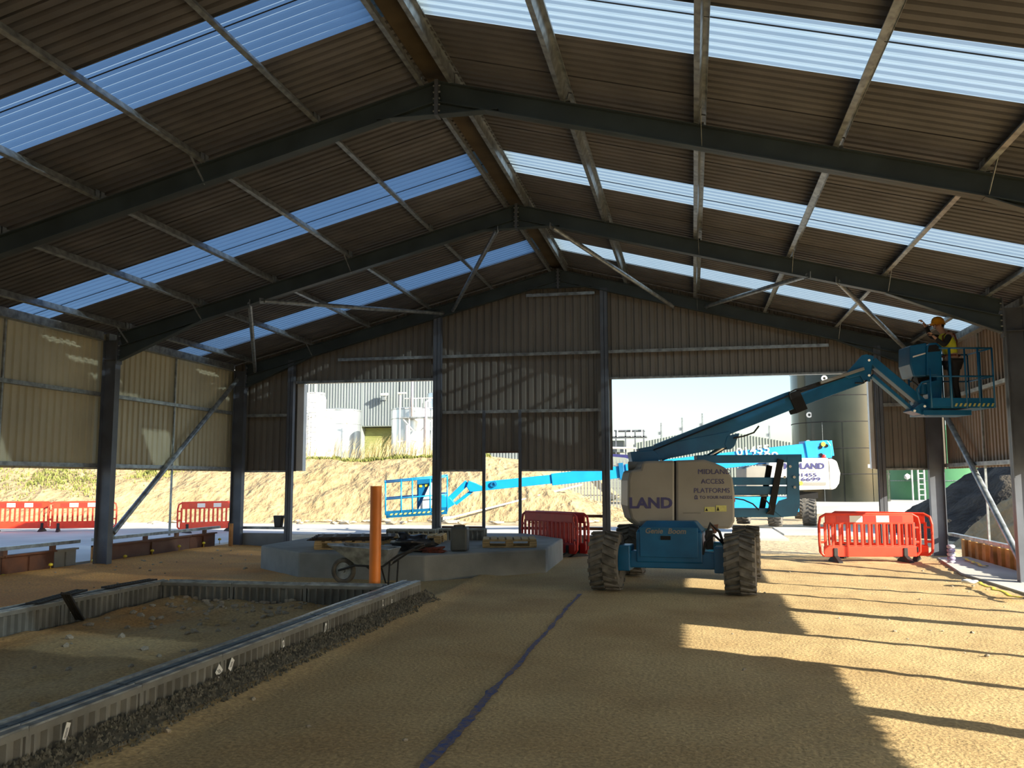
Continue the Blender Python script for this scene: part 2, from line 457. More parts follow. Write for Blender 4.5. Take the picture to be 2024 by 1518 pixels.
# side walls
def side_wall(name, X, sgn, gaps, y1=YEND):
    w = struct(name, loc=(X, 7.5, 0))
    cs = sorted(set([YBACK, y1] + [v for g in gaps for v in g[:2]] + [YBACK + CW * i for i in range(1, 24)]))
    for a, b in zip(cs[:-1], cs[1:]):
        if b - a < .02: continue
        zb = ZB
        for g in gaps:
            if g[0] < (a + b) / 2 < g[1]: zb = g[2]
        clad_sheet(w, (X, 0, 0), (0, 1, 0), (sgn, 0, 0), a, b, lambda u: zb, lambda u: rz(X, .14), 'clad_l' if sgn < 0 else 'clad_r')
    return w
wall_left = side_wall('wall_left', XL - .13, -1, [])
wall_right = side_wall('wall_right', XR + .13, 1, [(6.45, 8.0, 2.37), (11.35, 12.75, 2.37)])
added_near_wall = struct('added_near_wall', loc=(XM, YBACK, 0))  # unseen end wall, added to keep the interior dark
for i in range(16):
    a = XL - .14 + CW * i; b = min(a + CW, XR + .14)
    if b - a > .02: clad_sheet(added_near_wall, (0, YBACK, 0), (1, 0, 0), (0, -1, 0), a, b, lambda u: 1.4, lambda u: rz(u, .15))

# ------------------------------------------------------------------ portal frames
def frame(y, label, braces):
    f = thing('portal_frame', label, 'steel frame', (XM, y, 0), 'portal frames of the shed')
    cd, rd = .29, .26
    for s_ in (-1, 1):
        xo = XL if s_ < 0 else XR
        xc = xo - s_ * cd / 2
        c = MB().ibeam((xc, y, 0), (xc, y, HE - .05), cd, .15, (1, 0, 0)); c.box((xc, y, .01), (.34, .24, .02)); c.box((xc, y, HE - .42), (cd - .03, .13, .012)); c.build('column', M['steel'], f)
        a = Vector((xo - s_ * cd, y, rz(xo - s_ * cd))); b = Vector((XM + s_ * .012, y, rz(XM + s_ * .012)))
        dn = (N_R if s_ > 0 else N_L) * (rd / 2)
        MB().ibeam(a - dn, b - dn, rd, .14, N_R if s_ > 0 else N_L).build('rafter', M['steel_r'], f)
        x1 = xo - s_ * cd; x2 = xo - s_ * 2.0
        zlow = lambda x: rz(x) - rd * 1.03
        h = MB().prism([(x1, y - .006, zlow(x1) + .03), (x2, y - .006, zlow(x2) + .02), (x2, y - .006, zlow(x2)), (x1, y - .006, 3.86)], (0, .012, 0))
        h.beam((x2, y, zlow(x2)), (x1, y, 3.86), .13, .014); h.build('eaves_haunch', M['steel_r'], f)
        e = MB().span((x1 - s_ * .012 - .01, y - .08, 3.80), (x1 - s_ * .012 + .01, y + .08, rz(x1) + .03)); e.build('end_plate', M['steel'], f)
        b_ = MB()
        for i in range(6):
            for q in (-1, 1): b_.cyl((x1 - s_ * .02, y + q * .05, 3.88 + i * .09), (x1 - s_ * .05, y + q * .05, 3.88 + i * .09), .013, 6)
        o = b_.build('bolts', M['galv'], f); o['kind'] = 'stuff'
    zb = HA - .42
    h = MB().prism([(XM - .74, y - .006, zb + .08), (XM, y - .006, HA - .24), (XM + .74, y - .006, zb + .08), (XM + .74, y - .006, zb), (XM - .74, y - .006, zb)], (0, .012, 0))
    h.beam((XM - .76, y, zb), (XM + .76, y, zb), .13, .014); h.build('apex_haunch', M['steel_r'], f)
    h = MB().span((XM - .022, y - .08, zb - .02), (XM + .022, y + .08, HA + .01)); h.build('end_plate', M['steel'], f)
    b_ = MB()
    for i in range(5):
        for q in (-1, 1):
            for s_ in (-1, 1): b_.cyl((XM + s_ * .02, y + q * .05, zb + .04 + i * .08), (XM + s_ * .045, y + q * .05, zb + .04 + i * .08), .012, 6)
    b_.build('bolts', M['galv'], f)['kind'] = 'stuff'
    for s_, t in braces:       # fly braces from the purlins down to the rafter's lower flange
        x = XM + s_ * t * (XR - XM)
        MB().beam((x + .02, y - .42, rz(x, .04)), (x + .03, y - .02, rz(x) - rd), .035, .006, (1, 0, 0)).build('fly_brace', M['galv'], f)
    return f
PT = [.195, .385, .570, .752, .940]
frame(YF[4], 'dark steel portal frame standing in the far gable wall', [(-1, .752), (1, .385), (1, .752)])
frame(YF[3], 'dark steel portal frame, middle of the three, its left column among rusty plates', [(-1, .385), (-1, .94), (-1, .752), (1, .385), (1, .57), (1, .752)])
frame(YF[2], 'nearest dark steel portal frame, its rafters crossing the top of the picture', [(-1, .385), (1, .385), (1, .752)])
frame(YF[1], 'dark steel portal frame behind the camera whose right column shades the sunlit soil', [])

# ------------------------------------------------------------------ purlins, eaves beams, rails
BAYS = [(YF[3], YF[4], 'far'), (YF[2], YF[3], 'middle'), (YF[1], YF[2], 'nearest')]
def zsec(a, b, up, h=.14, w=.055, t=.004, flip=1):
    a = Vector(a); b = Vector(b); tt = (b - a).normalized(); u = Vector(up).normalized(); sd = tt.cross(u).normalized() * flip
    mb = MB(); mb.beam(a + u * h / 2, b + u * h / 2, t, h, u)
    mb.beam(a + sd * w / 2 + u * h, b + sd * w / 2 + u * h, w, t, u); mb.beam(a - sd * w / 2, b - sd * w / 2, w, t, u)
    mb.beam(a - sd * w + u * .009, b - sd * w + u * .009, t, .018, u); mb.beam(a + sd * w + u * (h - .009), b + sd * w + u * (h - .009), t, .018, u)
    return mb
PN = ['highest', 'second highest', 'middle', 'second lowest', 'lowest']
for (a, b, bn) in BAYS:
    for s_, sn in ((-1, 'left'), (1, 'right')):
        for i, t in enumerate(PT):
            x = XM + s_ * t * (XR - XM); n = N_R if s_ > 0 else N_L
            p = thing('purlin', f'galvanised roof purlin, {PN[i]} on the {sn} slope in the {bn} bay', 'purlin', (x, (a + b) / 2, rz(x)), 'roof purlins')
            zsec((x, a + .02, rz(x) + .004), (x, b - .02, rz(x) + .004), n, flip=s_).build('section', M['galv'], p)
            c = MB()
            for yy_ in (a + .05, b - .05): c.box((x, yy_, rz(x) + .07), (.012, .07, .15)); c.box((x + .03, yy_, rz(x) + .01), (.06, .07, .008))
            c.build('cleat', M['galv'], p)
        x = XM + s_ * .21
        o = zsec((x, a + .02, rz(x) + .004), (x, b - .02, rz(x) + .004), (0, 0, 1), h=.15, flip=s_).build('ridge_purlin', M['galv'])
        tag(o, f'galvanised ridge purlin on the {sn} side of the brown ridge lining in the {bn} bay', 'purlin', 'ridge purlins')
        xo = (XL if s_ < 0 else XR)
        o = MB().beam((xo - s_ * -.02, a + .08, HE + .02), (xo - s_ * -.02, b - .08, HE + .02), .07, .17)
        o.beam((xo - s_ * .05, a + .08, HE - .06), (xo - s_ * .05, b - .08, HE - .06), .08, .012)
        o = o.build('eaves_beam', M['galv'])
        tag(o, f'galvanised eaves beam along the top of the {sn} wall in the {bn} bay', 'beam', 'eaves beams')
        # wall rails
        for z, zn in ((1.85, 'lower'), (3.20, 'upper')):
            X = xo + s_ * .065
            if s_ > 0 and bn != 'far' and z < 2:
                gap = (6.45, 8.0) if bn == 'nearest' else (11.35, 12.75)
                segs = [(a, gap[0]), (gap[1], b)]
            else: segs = [(a, b)]
            for k, (c0, c1) in enumerate(segs):
                o = MB().beam((X, c0, z), (X, c1, z), .11, .012); o.beam((X - s_ * .055, c0, z + .03), (X - s_ * .055, c1, z + .03), .006, .07)
                o = o.build('wall_rail', M['galv'])
                ex = '' if len(segs) == 1 else (', nearer length' if k == 0 else ', farther length')
                tag(o, f'galvanised {zn} rail on the {sn} wall in the {bn} bay{ex}', 'rail', 'side wall rails')
        # vertical sag bar at mid bay
        X = xo + s_ * .07; ym = (a + b) / 2 + .02
        if not (s_ > 0 and bn != 'far'):
            o = MB().beam((X, ym, .42), (X, ym, 4.3), .035, .035).build('rail_hanger', M['galv'])
            tag(o, f'thin galvanised hanger bar at mid bay of the {sn} wall in the {bn} bay', 'bar', 'mid bay hanger bars')
# side door jambs in the right wall
for yj, nm in ((6.45, 'near side of the nearer side door'), (8.0, 'far side of the nearer side door'), (11.35, 'near side of the farther side door'), (12.75, 'far side of the farther side door')):
    o = MB().beam((XR + .06, yj, 0), (XR + .06, yj, 3.2), .07, .12).build('door_post', M['galv'])
    tag(o, f'galvanised post in the right wall at the {nm}', 'post', 'side door posts')
# gable rails
for a, b, z, l in ((-8.35, 2.95, 4.50, 'long upper'), (-10.9, -9.56, 3.18, 'short mid-height left corner'), (-5.72, -1.98, 3.18, 'middle mid-height'), (4.0, 5.0, 3.18, 'short mid-height right corner'), (-3.72, -2.12, 5.88, 'short topmost pale'), (-10.9, -9.56, .47, 'low left corner'), (-5.72, -4.74, .52, 'low sill left of the small doorway'), (-3.85, -1.98, .52, 'low sill right of the small doorway'), (-2.75, -1.98, .80, 'stub dark')):
    o = MB().beam((a, 20.03, z), (b, 20.03, z), .07, .05 if z > 1 else .035); o.beam((a, 20.0, z - .02), (b, 20.0, z - .02), .006, .05)
    o = o.build('gable_rail', M['rust2'] if z in (.52, .80) else M['galv']); tag(o, f'{l} rail across the far gable wall', 'rail', 'gable rails')
# gable posts
for x, w, l in ((-5.82, .19, 'deep dark gable post at the right side of the left doorway'), (-1.90, .17, 'deep dark gable post at the left side of the big right doorway'), (-9.50, .15, 'dark jamb post at the left side of the left doorway'), (3.90, .15, 'dark jamb post at the right side of the big doorway, beside the tall tank')):
    o = MB().ibeam((x, 19.92, 0), (x, 19.92, rz(x) - .2), .13, w, (0, 1, 0)); o.beam((x + w / 2 - .004, 19.92, 0), (x + w / 2 - .004, 19.92, rz(x) - .2), .006, .13, (0, 1, 0))
    o = o.build('gable_post', M['steel']); tag(o, l, 'post', 'gable posts')
for x, l in ((-4.72, 'left'), (-3.87, 'right')):
    o = MB().beam((x, 20.0, .0), (x, 20.0, 3.2), .045, .07).build('door_post', M['steel']); tag(o, f'slim galvanised {l} post of the small gable doorway', 'post', 'small doorway posts')
o = MB().span((-5.75, 19.95, -.02), (-1.98, 20.12, .36)).build('ground_beam', M['concrete']); tag(o, 'low dark concrete ground beam below the small gable doorway', 'concrete beam')
o = MB().span((-10.9, 19.95, -.02), (-9.58, 20.12, .33)).build('ground_beam', M['concrete']); tag(o, 'short low concrete ground beam at the far left corner', 'concrete beam')
o = MB().prism([(-9.80, 19.8, .48), (-9.64, 19.8, .48), (-9.60, 19.8, .76), (-9.84, 19.8, .76)], (0, .14, 0)).build('bucket', M['darkbag'], bevel=.02); tag(o, 'dark tapered bucket hung beside the left doorway jamb', 'bucket')

# ------------------------------------------------------------------ bracing
def bar(a, b, r, name, label, cat='brace', group='roof bracing tubes', mt='galv'):
    o = MB(); a = Vector(a); b = Vector(b); o.cyl(a, b, r, 12)
    t = (b - a).normalized(); o.beam(a - t * .1, a + t * .12, .012, r * 2.6); o.beam(b - t * .12, b + t * .1, .012, r * 2.6)
    o = o.build(name, M[mt], auto=.6); tag(o, label, cat, group)
y2, y3 = YF[3], YF[4]
bar((-8.0, y2, 4.86), (-10.45, y3, 4.25), .042, 'roof_brace', 'roof bracing tube from the far left corner to the middle frame')
bar((-7.72, y2, 4.90), (-5.68, y3, 5.50), .042, 'roof_brace', 'nearly level roof bracing tube ending above the left gable post')
bar((-3.30, y2, 5.98), (-5.45, y3, 5.56), .042, 'roof_brace', 'steep roof bracing tube rising from the left gable post to the ridge')
bar((-2.30, y2, 5.98), (-.36, y3, 5.46), .042, 'roof_brace', 'sunlit roof bracing tube falling right from the ridge')
bar((1.92, y2, 4.92), (.36, y3, 5.42), .042, 'roof_brace', 'nearly level roof bracing tube on the right slope')
bar((2.38, y2, 4.80), (4.53, y3, 4.28), .042, 'roof_brace', 'roof bracing tube falling to the right corner beside the worker')
bar((-10.93, y3 + .02, 4.05), (-10.93, y2 + .42, .60), .055, 'wall_brace', 'long diagonal tube bracing the left wall', 'brace', 'wall bracing tubes')
bar((5.05, y3 - .1, 3.2), (5.05, y2 + .35, .12), .055, 'wall_brace', 'long diagonal tube bracing the right wall under the basket', 'brace', 'wall bracing tubes')

# ------------------------------------------------------------------ low rusty plates and rail along the left side
ys = [9.6, 11.2, 12.75, 14.15, 14.75]
k = 0
for a, b, mt, l in ((9.0, 11.1, 'rust', 'nearest'), (11.12, 12.95, 'rust2', 'dark'), (12.97, 14.2, 'rust', 'brown'), (14.22, 14.78, 'concrete', 'grey'), (15.25, 15.65, 'rustb', 'narrow bright orange'), (15.67, 18.6, 'rust2', 'long dark red'), (18.62, 19.7, 'rust', 'last brown')):
    o = MB().span((XL - .34, a, -.02), (XL - .30, b, .36)); o.span((XL - .34, a, .33), (XL - .24, b, .36))
    o.box((XL - .28, (a + b) / 2, .15), (.03, .05, .3)); o = o.build('edge_plate', M[mt])
    tag(o, f'{l} steel edge plate standing along the left side of the floor', 'steel plate', 'edge plates on the left')
for a, b, l in ((9.0, 14.78, 'nearer'), (15.2, 19.8, 'farther')):
    t = thing('sill_rail', f'{l} galvanised sill rail on stub brackets above the rusty edge plates', 'rail', (XL - .25, (a + b) / 2, .36), 'sill rails')
    MB().beam((XL - .26, a, .475), (XL - .26, b, .475), .09, .06).build('rail', M['galv'], t)
    yk = a + .5
    while yk < b: 
        MB().box((XL - .26, yk, .40), (.06, .10, .10)).build('bracket', M['rust2'], t); yk += 1.15
for ic, (yc, zc) in enumerate(((13.9, .13), (15.05, .10), (16.0, .10), (16.9, .14), (17.9, .16), (18.9, .16), (19.6, .2), (12.8, .05))):
    o = MB().lathe([(.008, -.1), (.008, .0), (.035, .0), (.038, .03), (.02, .045), (.0, .05)], (XL - .12, yc, zc - .02), n=10)
    o = o.build('rebar_cap', M['yellow'], smooth=True); tag(o, 'small yellow safety cap by the rusty plates, %s counted from the camera' % ORD[(ic + 1) % 8], 'safety cap', 'yellow rebar caps')
o = MB().beam((-10.72, 19.45, 0), (-10.72, 19.45, .58), .09, .06).build('rusty_stub', M['rustb']); tag(o, 'rusty orange steel stub standing at the foot of the far left column', 'steel stub')
# right side: sill rail, post, corrugated sheet pile
o = MB().beam((5.2, 15.1, .47), (5.2, 20.0, .47), .10, .06).build('sill_rail', M['galv']); tag(o, 'galvanised sill rail along the right wall below the diagonal tube', 'rail')
mb = MB(); k = 0; yv = 15.0
prof = []
while yv < 20.2: prof += [(yv, 0), (yv + .18, 0), (yv + .22, .05), (yv + .40, .05)]; yv += .44
for (ya, d) in prof: mb.v += [Vector((5.42 + d, ya, -.05)), Vector((5.42 + d, ya, .36))]
for i in range(len(prof) - 1): mb.f.append((2 * i, 2 * i + 1, 2 * i + 3, 2 * i + 2))
o = mb.build('sheet_pile', M['rustb']); md = o.modifiers.new('thick', 'SOLIDIFY'); md.thickness = .012
tag(o, 'rusty orange corrugated sheet piling low outside the right wall', 'sheet piling')
o = MB().prism([(4.45, 13.2, -.01), (5.35, 13.0, -.01), (5.4, 19.6, -.01), (4.75, 19.3, -.01), (4.35, 16.2, -.01)], (0, 0, .055)).build('footing_slab', M['road']); tag(o, 'rough pale concrete strip at the foot of the right wall columns', 'concrete strip')

# ------------------------------------------------------------------ boom lifts
U = Vector((RT.x, RT.y, 0)).normalized(); V = Vector((-U.y, U.x, 0)); Z = Vector((0, 0, 1))
def wheel(parent, c, r=.43, w=.40, ax=(1, 0, 0), proto=None):
    ax = Vector(ax).normalized()
    if proto:
        o = proto.copy(); COL.objects.link(o); o.parent = parent; o.location = Vector(c) - parent.location
        for ch in proto.children: d = ch.copy(); COL.objects.link(d); d.parent = o
        return o
    h = w / 2; mb = MB()
    mb.lathe([(r * .52, -h * .8), (r * .60, -h), (r * .86, -h * 1.02), (r * .92, -h * .86), (r * .925, 0), (r * .92, h * .86), (r * .86, h * 1.02), (r * .60, h), (r * .52, h * .8)], (0, 0, 0), ax, 36, closed=True)
    n = 20; e1 = ax.cross(Z).normalized(); e2 = ax.cross(e1)
    for i in range(n):           # chevron lugs
        for s_ in (-1, 1):
            q = 2 * PI * (i + (.5 if s_ > 0 else 0)) / n; pts = []
            for (dq, ww) in ((0, 0.02), (.12, .02), (.34, 1.04), (.20, 1.04)):
                rr = r * .91
                pts.append(((q + dq), s_ * h * ww, rr))
            lo = [(e1 * math.cos(a) + e2 * math.sin(a)) * rr + ax * u_ for a, u_, rr in pts]
            hi = [(e1 * math.cos(a) + e2 * math.sin(a)) * (r * 1.0 if abs(u_) < h else r * .97) + ax * u_ for a, u_, rr in pts]
            mb.add(lo + hi, [(0, 1, 2, 3), (7, 6, 5, 4), (0, 4, 5, 1), (1, 5, 6, 2), (2, 6, 7, 3), (3, 7, 4, 0)])
    me = mb.mesh('wheel', M['tyre']); o = bpy.data.objects.new('wheel', me); COL.objects.link(o); o.parent = parent; o.location = Vector(c) - parent.location
    rm = MB().lathe([(.01, -h * .35), (r * .2, -h * .35), (r * .25, -h * .1), (r * .46, -h * .15), (r * .54, -h * .8), (r * .57, -h * .8), (r * .57, h * .8), (r * .54, h * .8), (r * .46, h * .1), (r * .25, h * .2), (r * .2, h * .75), (.01, h * .8)], (0, 0, 0), ax, 28)
    me = rm.mesh('rim', M['white'], True); d = bpy.data.objects.new('rim', me); COL.objects.link(d); d.parent = o
    return o

# ---- first lift, inside the shed
DL = 14.2
L1 = thing('boom_lift', 'blue and grey articulated boom lift inside the shed, raising the worker', 'boom lift', (-.20, 14.1, 0))
def q1(px, py, dv=0.0, D=DL):
    """point of the superstructure, dv metres farther from the viewer than its middle plane"""
    return pv(px, py, D + dv)
CR1 = Matrix.Translation((-.21, 14.1, 0)) @ Matrix.Rotation(math.radians(-5.5), 4, 'Z') @ Matrix.Translation((.21, -14.1, 0))
w0 = wheel(L1, CR1 @ Vector((-1.15, 13.02, .43)), ax=CR1.to_3x3() @ Vector((1, 0, 0)))
for c in ((.73, 13.02, .43), (-1.15, 15.15, .43), (.73, 15.15, .43)): wheel(L1, CR1 @ Vector(c), proto=w0)
mb = MB(); mb.span((-.72, 12.98, .42), (.22, 15.4, .86)); mb.prism([(-.72, 12.98, .86), (.22, 12.98, .86), (.10, 13.2, 1.0), (-.6, 13.2, 1.0)], (0, 1.8, 0))
mb.xf(CR1).build('chassis', M['blue'], L1, bevel=.02)
mb = MB(); mb.span((-1.0, 13.0, .34), (.58, 13.2, .58)); mb.span((-.98, 12.9, .30), (-.80, 13.3, .66)); mb.span((.38, 12.9, .30), (.56, 13.3, .66)); mb.xf(CR1).build('front_axle', M['blue'], L1, bevel=.015)
mb = MB(); mb.span((-1.0, 15.08, .34), (.58, 15.3, .58)); mb.xf(CR1).build('rear_axle', M['blue'], L1, bevel=.015)
mb = MB(); mb.span((-.66, 12.955, .50), (.16, 12.985, .92)); mb.xf(CR1).build('front_plate', M['blue'], L1, bevel=.006)
mb = MB(); mb.span((-.36, 12.94, .745), (-.22, 12.96, .80)); mb.xf(CR1).build('tow_slot', M['dark'], L1)
text('Genie', .105, CR1 @ Vector((-.585, 12.949, .835)), CR1.to_3x3() @ Vector((1, 0, 0)), Z, M['grey'], 'lettering', L1, 1.0, .002, shear=.2)
text('Boom', .105, CR1 @ Vector((-.26, 12.949, .835)), CR1.to_3x3() @ Vector((1, 0, 0)), Z, M['grey'], 'lettering', L1, 1.0, .003, shear=.2)
mb = MB(); mb.tube([(.30, 13.02, .62), (.27, 13.0, .80), (.33, 13.05, .98), (.45, 13.1, .86), (.52, 13.12, .62)], .022, 8); mb.tube([(.22, 13.0, .55), (.26, 12.97, .72), (.38, 13.0, .82), (.50, 13.1, .70)], .018, 8); mb.span((.26, 13.0, .62), (.36, 13.12, .88)); mb.xf(CR1).build('hydraulic_hoses', M['black'], L1)
mb = MB(); mb.lathe([(.38, 0), (.42, .02), (.42, .12), (.36, .14)], (-.25, 14.2, .86), n=28); mb.xf(CR1).build('slew_ring', M['dark'], L1)
# turntable plate
mb = MB(); P = [q1(1262, 1045, -.30), q1(1440, 1045, -.30), q1(1440, 1045, .75), q1(1262, 1045, .75)]; mb.prism(P, (0, 0, .08)); mb.build('turntable', M['blue'], L1, bevel=.01)
def hood(pts, d0, d1, name, mt, bev=.05):
    pp = [q1(x, y, 0, 13.5) for x, y in pts]
    return MB().prism(pp, V * (d1 - d0)).build(name, M[mt], L1, bevel=bev)
hood([(1246, 930), (1266, 927), (1270, 913), (1278, 911), (1334, 910), (1334, 1043), (1262, 1040), (1248, 1026), (1241, 1000), (1241, 950)], -.30, .55, 'engine_hood', 'grey', .035)
hood([(1336, 910), (1392, 908), (1412, 914), (1436, 925), (1449, 946), (1453, 975), (1453, 1030), (1445, 1045), (1336, 1044)], -.30, .55, 'tank_hood', 'grey', .035)
mb = MB(); mb.prism([q1(1334, 911, 0, 13.52), q1(1336, 911, 0, 13.52), q1(1336, 1043, 0, 13.52), q1(1334, 1043, 0, 13.52)], V * .7); mb.build('hood_seam', M['dark'], L1)
tf = lambda x, y: q1(x, y, 0, 13.496)
text('LAND', .215, tf(1243, 1004), U, Z, M['navy'], 'lettering', L1, 1.12, .008)
text('MIDLAND', .105, tf(1379, 937), U, Z, M['navy'], 'lettering', L1, 1.05, 0)
text('ACCESS', .10, tf(1386, 956), U, Z, M['navy'], 'lettering', L1, .98, 0)
text('PLATFORMS', .10, tf(1371, 974), U, Z, M['navy'], 'lettering', L1, 1.0, 0)
text('TO YOUR NEEDS', .064, tf(1383, 986), U, Z, M['navy'], 'lettering', L1, .98, 0)
mb = MB(); mb.tube([tf(1374, 985.5), tf(1374, 981), tf(1376, 979), tf(1378, 981), tf(1378, 985.5)], .006, 6); mb.beam(tf(1373, 986), tf(1379.5, 986), .012, .012); mb.build('telephone_mark', M['navy'], L1)
for (xa, ya, xb, yb, nm) in ((1392.5, 1002, 1413, 1011.5, 'warning_sticker'), (1415, 999, 1436, 1011, 'warning_sticker')):
    mb = MB(); mb.prism([tf(xa, ya), tf(xb, ya), tf(xb, yb), tf(xa, yb)], V * -.003); o = mb.build(nm, M['yelpale'], L1)
    mb = MB(); w = [tf(xa + 1.2, yb - 1.5), tf(xa + 6.8, yb - 1.5), tf(xa + 4, ya + 2)]; mb.prism([p - V * .003 for p in w], V * -.002); mb.build('warning_triangle', M['dark'], o)
mb = MB(); mb.beam(tf(1350, 1014), tf(1385, 1014), .006, .004); mb.build('hood_latch', M['dark'], L1)
mb = MB(); mb.prism([tf(1404, 1038), tf(1420, 1036), tf(1418, 1046), tf(1416, 1054), tf(1411, 1054), tf(1410, 1046)], V * .08); mb.build('exhaust_outlet', M['rust2'], L1)
mb = MB(); mb.prism([q1(1449, 985, 0, 13.55), q1(1453, 985, 0, 13.55), q1(1453, 992, 0, 13.55), q1(1449, 992, 0, 13.55)], V * -.01); mb.build('reflector', M['redpl'], L1)
# riser arms
def arm(a, b, h, w, name, mt='blue', dv=0.0, D=DL, par=None, bev=.008):
    A = q1(*a, dv, D); B = q1(*b, dv, D)
    up = (B - A).cross(V).normalized()
    return MB().beam(A, B, w, h, up if up.z > 0 else -up).build(name, M[mt], par or L1, bevel=bev)
arm((1375, 908), (1580, 906), .125, .26, 'upper_riser', dv=.32)
arm((1400, 951), (1572, 951), .12, .24, 'middle_link', dv=.32)
arm((1400, 969), (1565, 969), .13, .24, 'middle_link', dv=.32)
arm((1400, 1013), (1545, 1013), .14, .24, 'lower_riser', dv=.32)
mb = MB()
for d in (.18, .42): mb.prism([q1(1556, 903, d), q1(1572, 901, d), q1(1579, 912, d), q1(1581, 1000, d), q1(1574, 1020, d), q1(1546, 1022, d), q1(1528, 1008, d), q1(1540, 990, d), q1(1556, 985, d)], V * .03)
mb.build('riser_tower', M['blue'], L1)
mb = MB(); mb.beam(q1(1543, 908, .16), q1(1523, 1017, .16), .03, .10); mb.beam(q1(1521, 920, .46), q1(1505, 1012, .46), .03, .09); mb.build('tension_link', M['dark'], L1)
for (x, y) in ((1551, 943), (1570, 943), (1571, 963), (1562, 922)): MB().cyl(q1(x, y, .14), q1(x, y, .48), .022, 10).build('pivot_pin', M['chrome'], L1)
mb = MB(); mb.cyl(q1(1400, 979.5, .2), q1(1518, 979.5, .2), .02, 10); mb.build('lift_cylinder_rod', M['chrome'], L1, smooth=True)
mb = MB(); mb.tube([q1(1452, 985, .1), q1(1470, 988, .1), q1(1488, 996, .1), q1(1500, 1008, .1)], .012, 6); mb.tube([q1(1510, 985, .1), q1(1520, 995, .1), q1(1523, 1008, .1), q1(1515, 1015, .1)], .012, 6); mb.build('hydraulic_hoses', M['black'], L1)
mb = MB(); mb.prism([q1(1246, 893, .1), q1(1292, 890, .1), q1(1304, 900, .1), q1(1300, 925, .1), q1(1252, 925, .1)], V * .4); mb.build('boom_root', M['blue'], L1, bevel=.01)
mb = MB(); mb.cyl(q1(1242, 921, -.02), q1(1268, 921, -.02), .07, 14); mb.build('root_cushion', M['grey'], L1, smooth=True)
# main boom
arm((1262, 902), (1440, 868), .24, .30, 'boom_heel', dv=.30)
arm((1300, 895), (1563, 791), .285, .28, 'outer_boom', dv=.30)
arm((1290, 890), (1556, 783), .02, .20, 'hose_track', 'dark', dv=.22)
arm((1560, 800), (1582, 791), .33, .33, 'boom_collar', 'dark', dv=.30)
arm((1575, 793), (1700, 747), .205, .20, 'inner_boom', dv=.30)
arm((1577, 773), (1672, 741), .07, .14, 'hose_tray', 'dark', dv=.26)
arm((1620, 757), (1706, 729), .05, .12, 'hose_tray_cover', 'grey', dv=.20)
mb = MB(); mb.prism([q1(1432, 878, .14), q1(1437, 862, .14), q1(1462, 856, .14), q1(1452, 882, .14), q1(1445, 888, .14), q1(1437, 888, .14)], V * .3); mb.build('cylinder_bracket', M['blue'], L1, bevel=.01)
mb = MB(); mb.cyl(q1(1392, 908, .3), q1(1436, 880, .3), .045, 14); mb.cyl(q1(1340, 935, .3), q1(1398, 905, .3), .07, 14); mb.build('boom_cylinder', M['chrome'], L1, auto=.6)
mb = MB(); mb.tube([q1(1450, 866, .12), q1(1470, 862, .12), q1(1490, 855, .12), q1(1500, 842, .12)], .014, 6); mb.tube([q1(1690, 757, .16), q1(1705, 757, .16), q1(1714, 752, .16)], .012, 6); mb.tube([q1(1563, 790, .12), q1(1560, 776, .12), q1(1572, 770, .12), q1(1595, 766, .12)], .014, 6); mb.build('boom_hoses', M['black'], L1)
mb = MB()
for d in (.17, .40): mb.prism([q1(1668, 743, d), q1(1704, 702, d), q1(1713, 700, d), q1(1728, 704, d), q1(1724, 722, d), q1(1720, 755, d), q1(1706, 752, d), q1(1700, 742, d), q1(1678, 748, d)], V * .035)
mb.prism([q1(1700, 712, .2), q1(1716, 704, .2), q1(1716, 745, .2), q1(1700, 745, .2)], V * .2); mb.build('boom_head', M['blue'], L1, bevel=.006)
arm((1722, 714), (1832, 806), .13, .16, 'jib_arm', dv=.30)
arm((1722, 742), (1806, 814), .055, .14, 'jib_link', dv=.30)
for (x, y) in ((1718, 712), (1718, 742), (1808, 812), (1828, 803)): MB().cyl(q1(x, y, .15), q1(x, y, .47), .02, 10).build('jib_pin', M['chrome'], L1)
mb = MB(); mb.prism([q1(1800, 812, .16), q1(1822, 796, .16), q1(1838, 800, .16), q1(1846, 816, .16), q1(1830, 822, .16)], V * .3); mb.cyl(q1(1824, 780, .31), q1(1824, 760, .31), .07, 12); mb.build('rotator', M['blue'], L1, bevel=.006)
mb = MB(); mb.prism([q1(1832, 756, .2), q1(1858, 750, .2), q1(1862, 822, .2), q1(1838, 822, .2)], V * .14); mb.tube([q1(1818, 790, .12), q1(1812, 770, .12), q1(1822, 756, .12), q1(1838, 752, .12)], .018, 7); mb.build('basket_mount', M['blue'], L1, bevel=.006)
# basket
BD = 14.55
bo = pv(1842, 806, BD); bz = bo.z
A_ = lambda x, dv, z: Vector((0, 0, 0)) + (pv(x, 806, BD - .33) + V * (dv + .33)) * 1.0 + Z * z
BK = MB(); XA, XB = 1842, 1967
def bp(x, dv, z): return A_(x, dv, z)
BK.prism([bp(XA, -.32, 0), bp(XB, -.32, 0), bp(XB, .42, 0), bp(XA, .42, 0)], (0, 0, .03))
BK.beam(bp(1830, 0, -.07), bp(1925, .0, -.07), .5, .08); BK.build('basket_floor', M['blue'], L1)
mb = MB()
for d in (-.33, .43): mb.beam(bp(XA, d, .09), bp(XB, d, .09), .012, .13)
for x in (XA, XB): mb.beam(bp(x, -.33, .09), bp(x, .43, .09), .012, .13)
mb.build('toe_board', M['blue'], L1)
mb = MB()
for i in range(9):
    xa = 1886 + i * 9
    if xa + 5 < XB: mb.prism([bp(xa, -.345, .02), bp(xa + 4, -.345, .02), bp(xa + 7, -.345, .07), bp(xa + 3, -.345, .07)], V * -.003)
mb.build('hazard_stripes', M['yelpale'], L1)['kind'] = 'stuff'
mb = MB(); r_ = .014
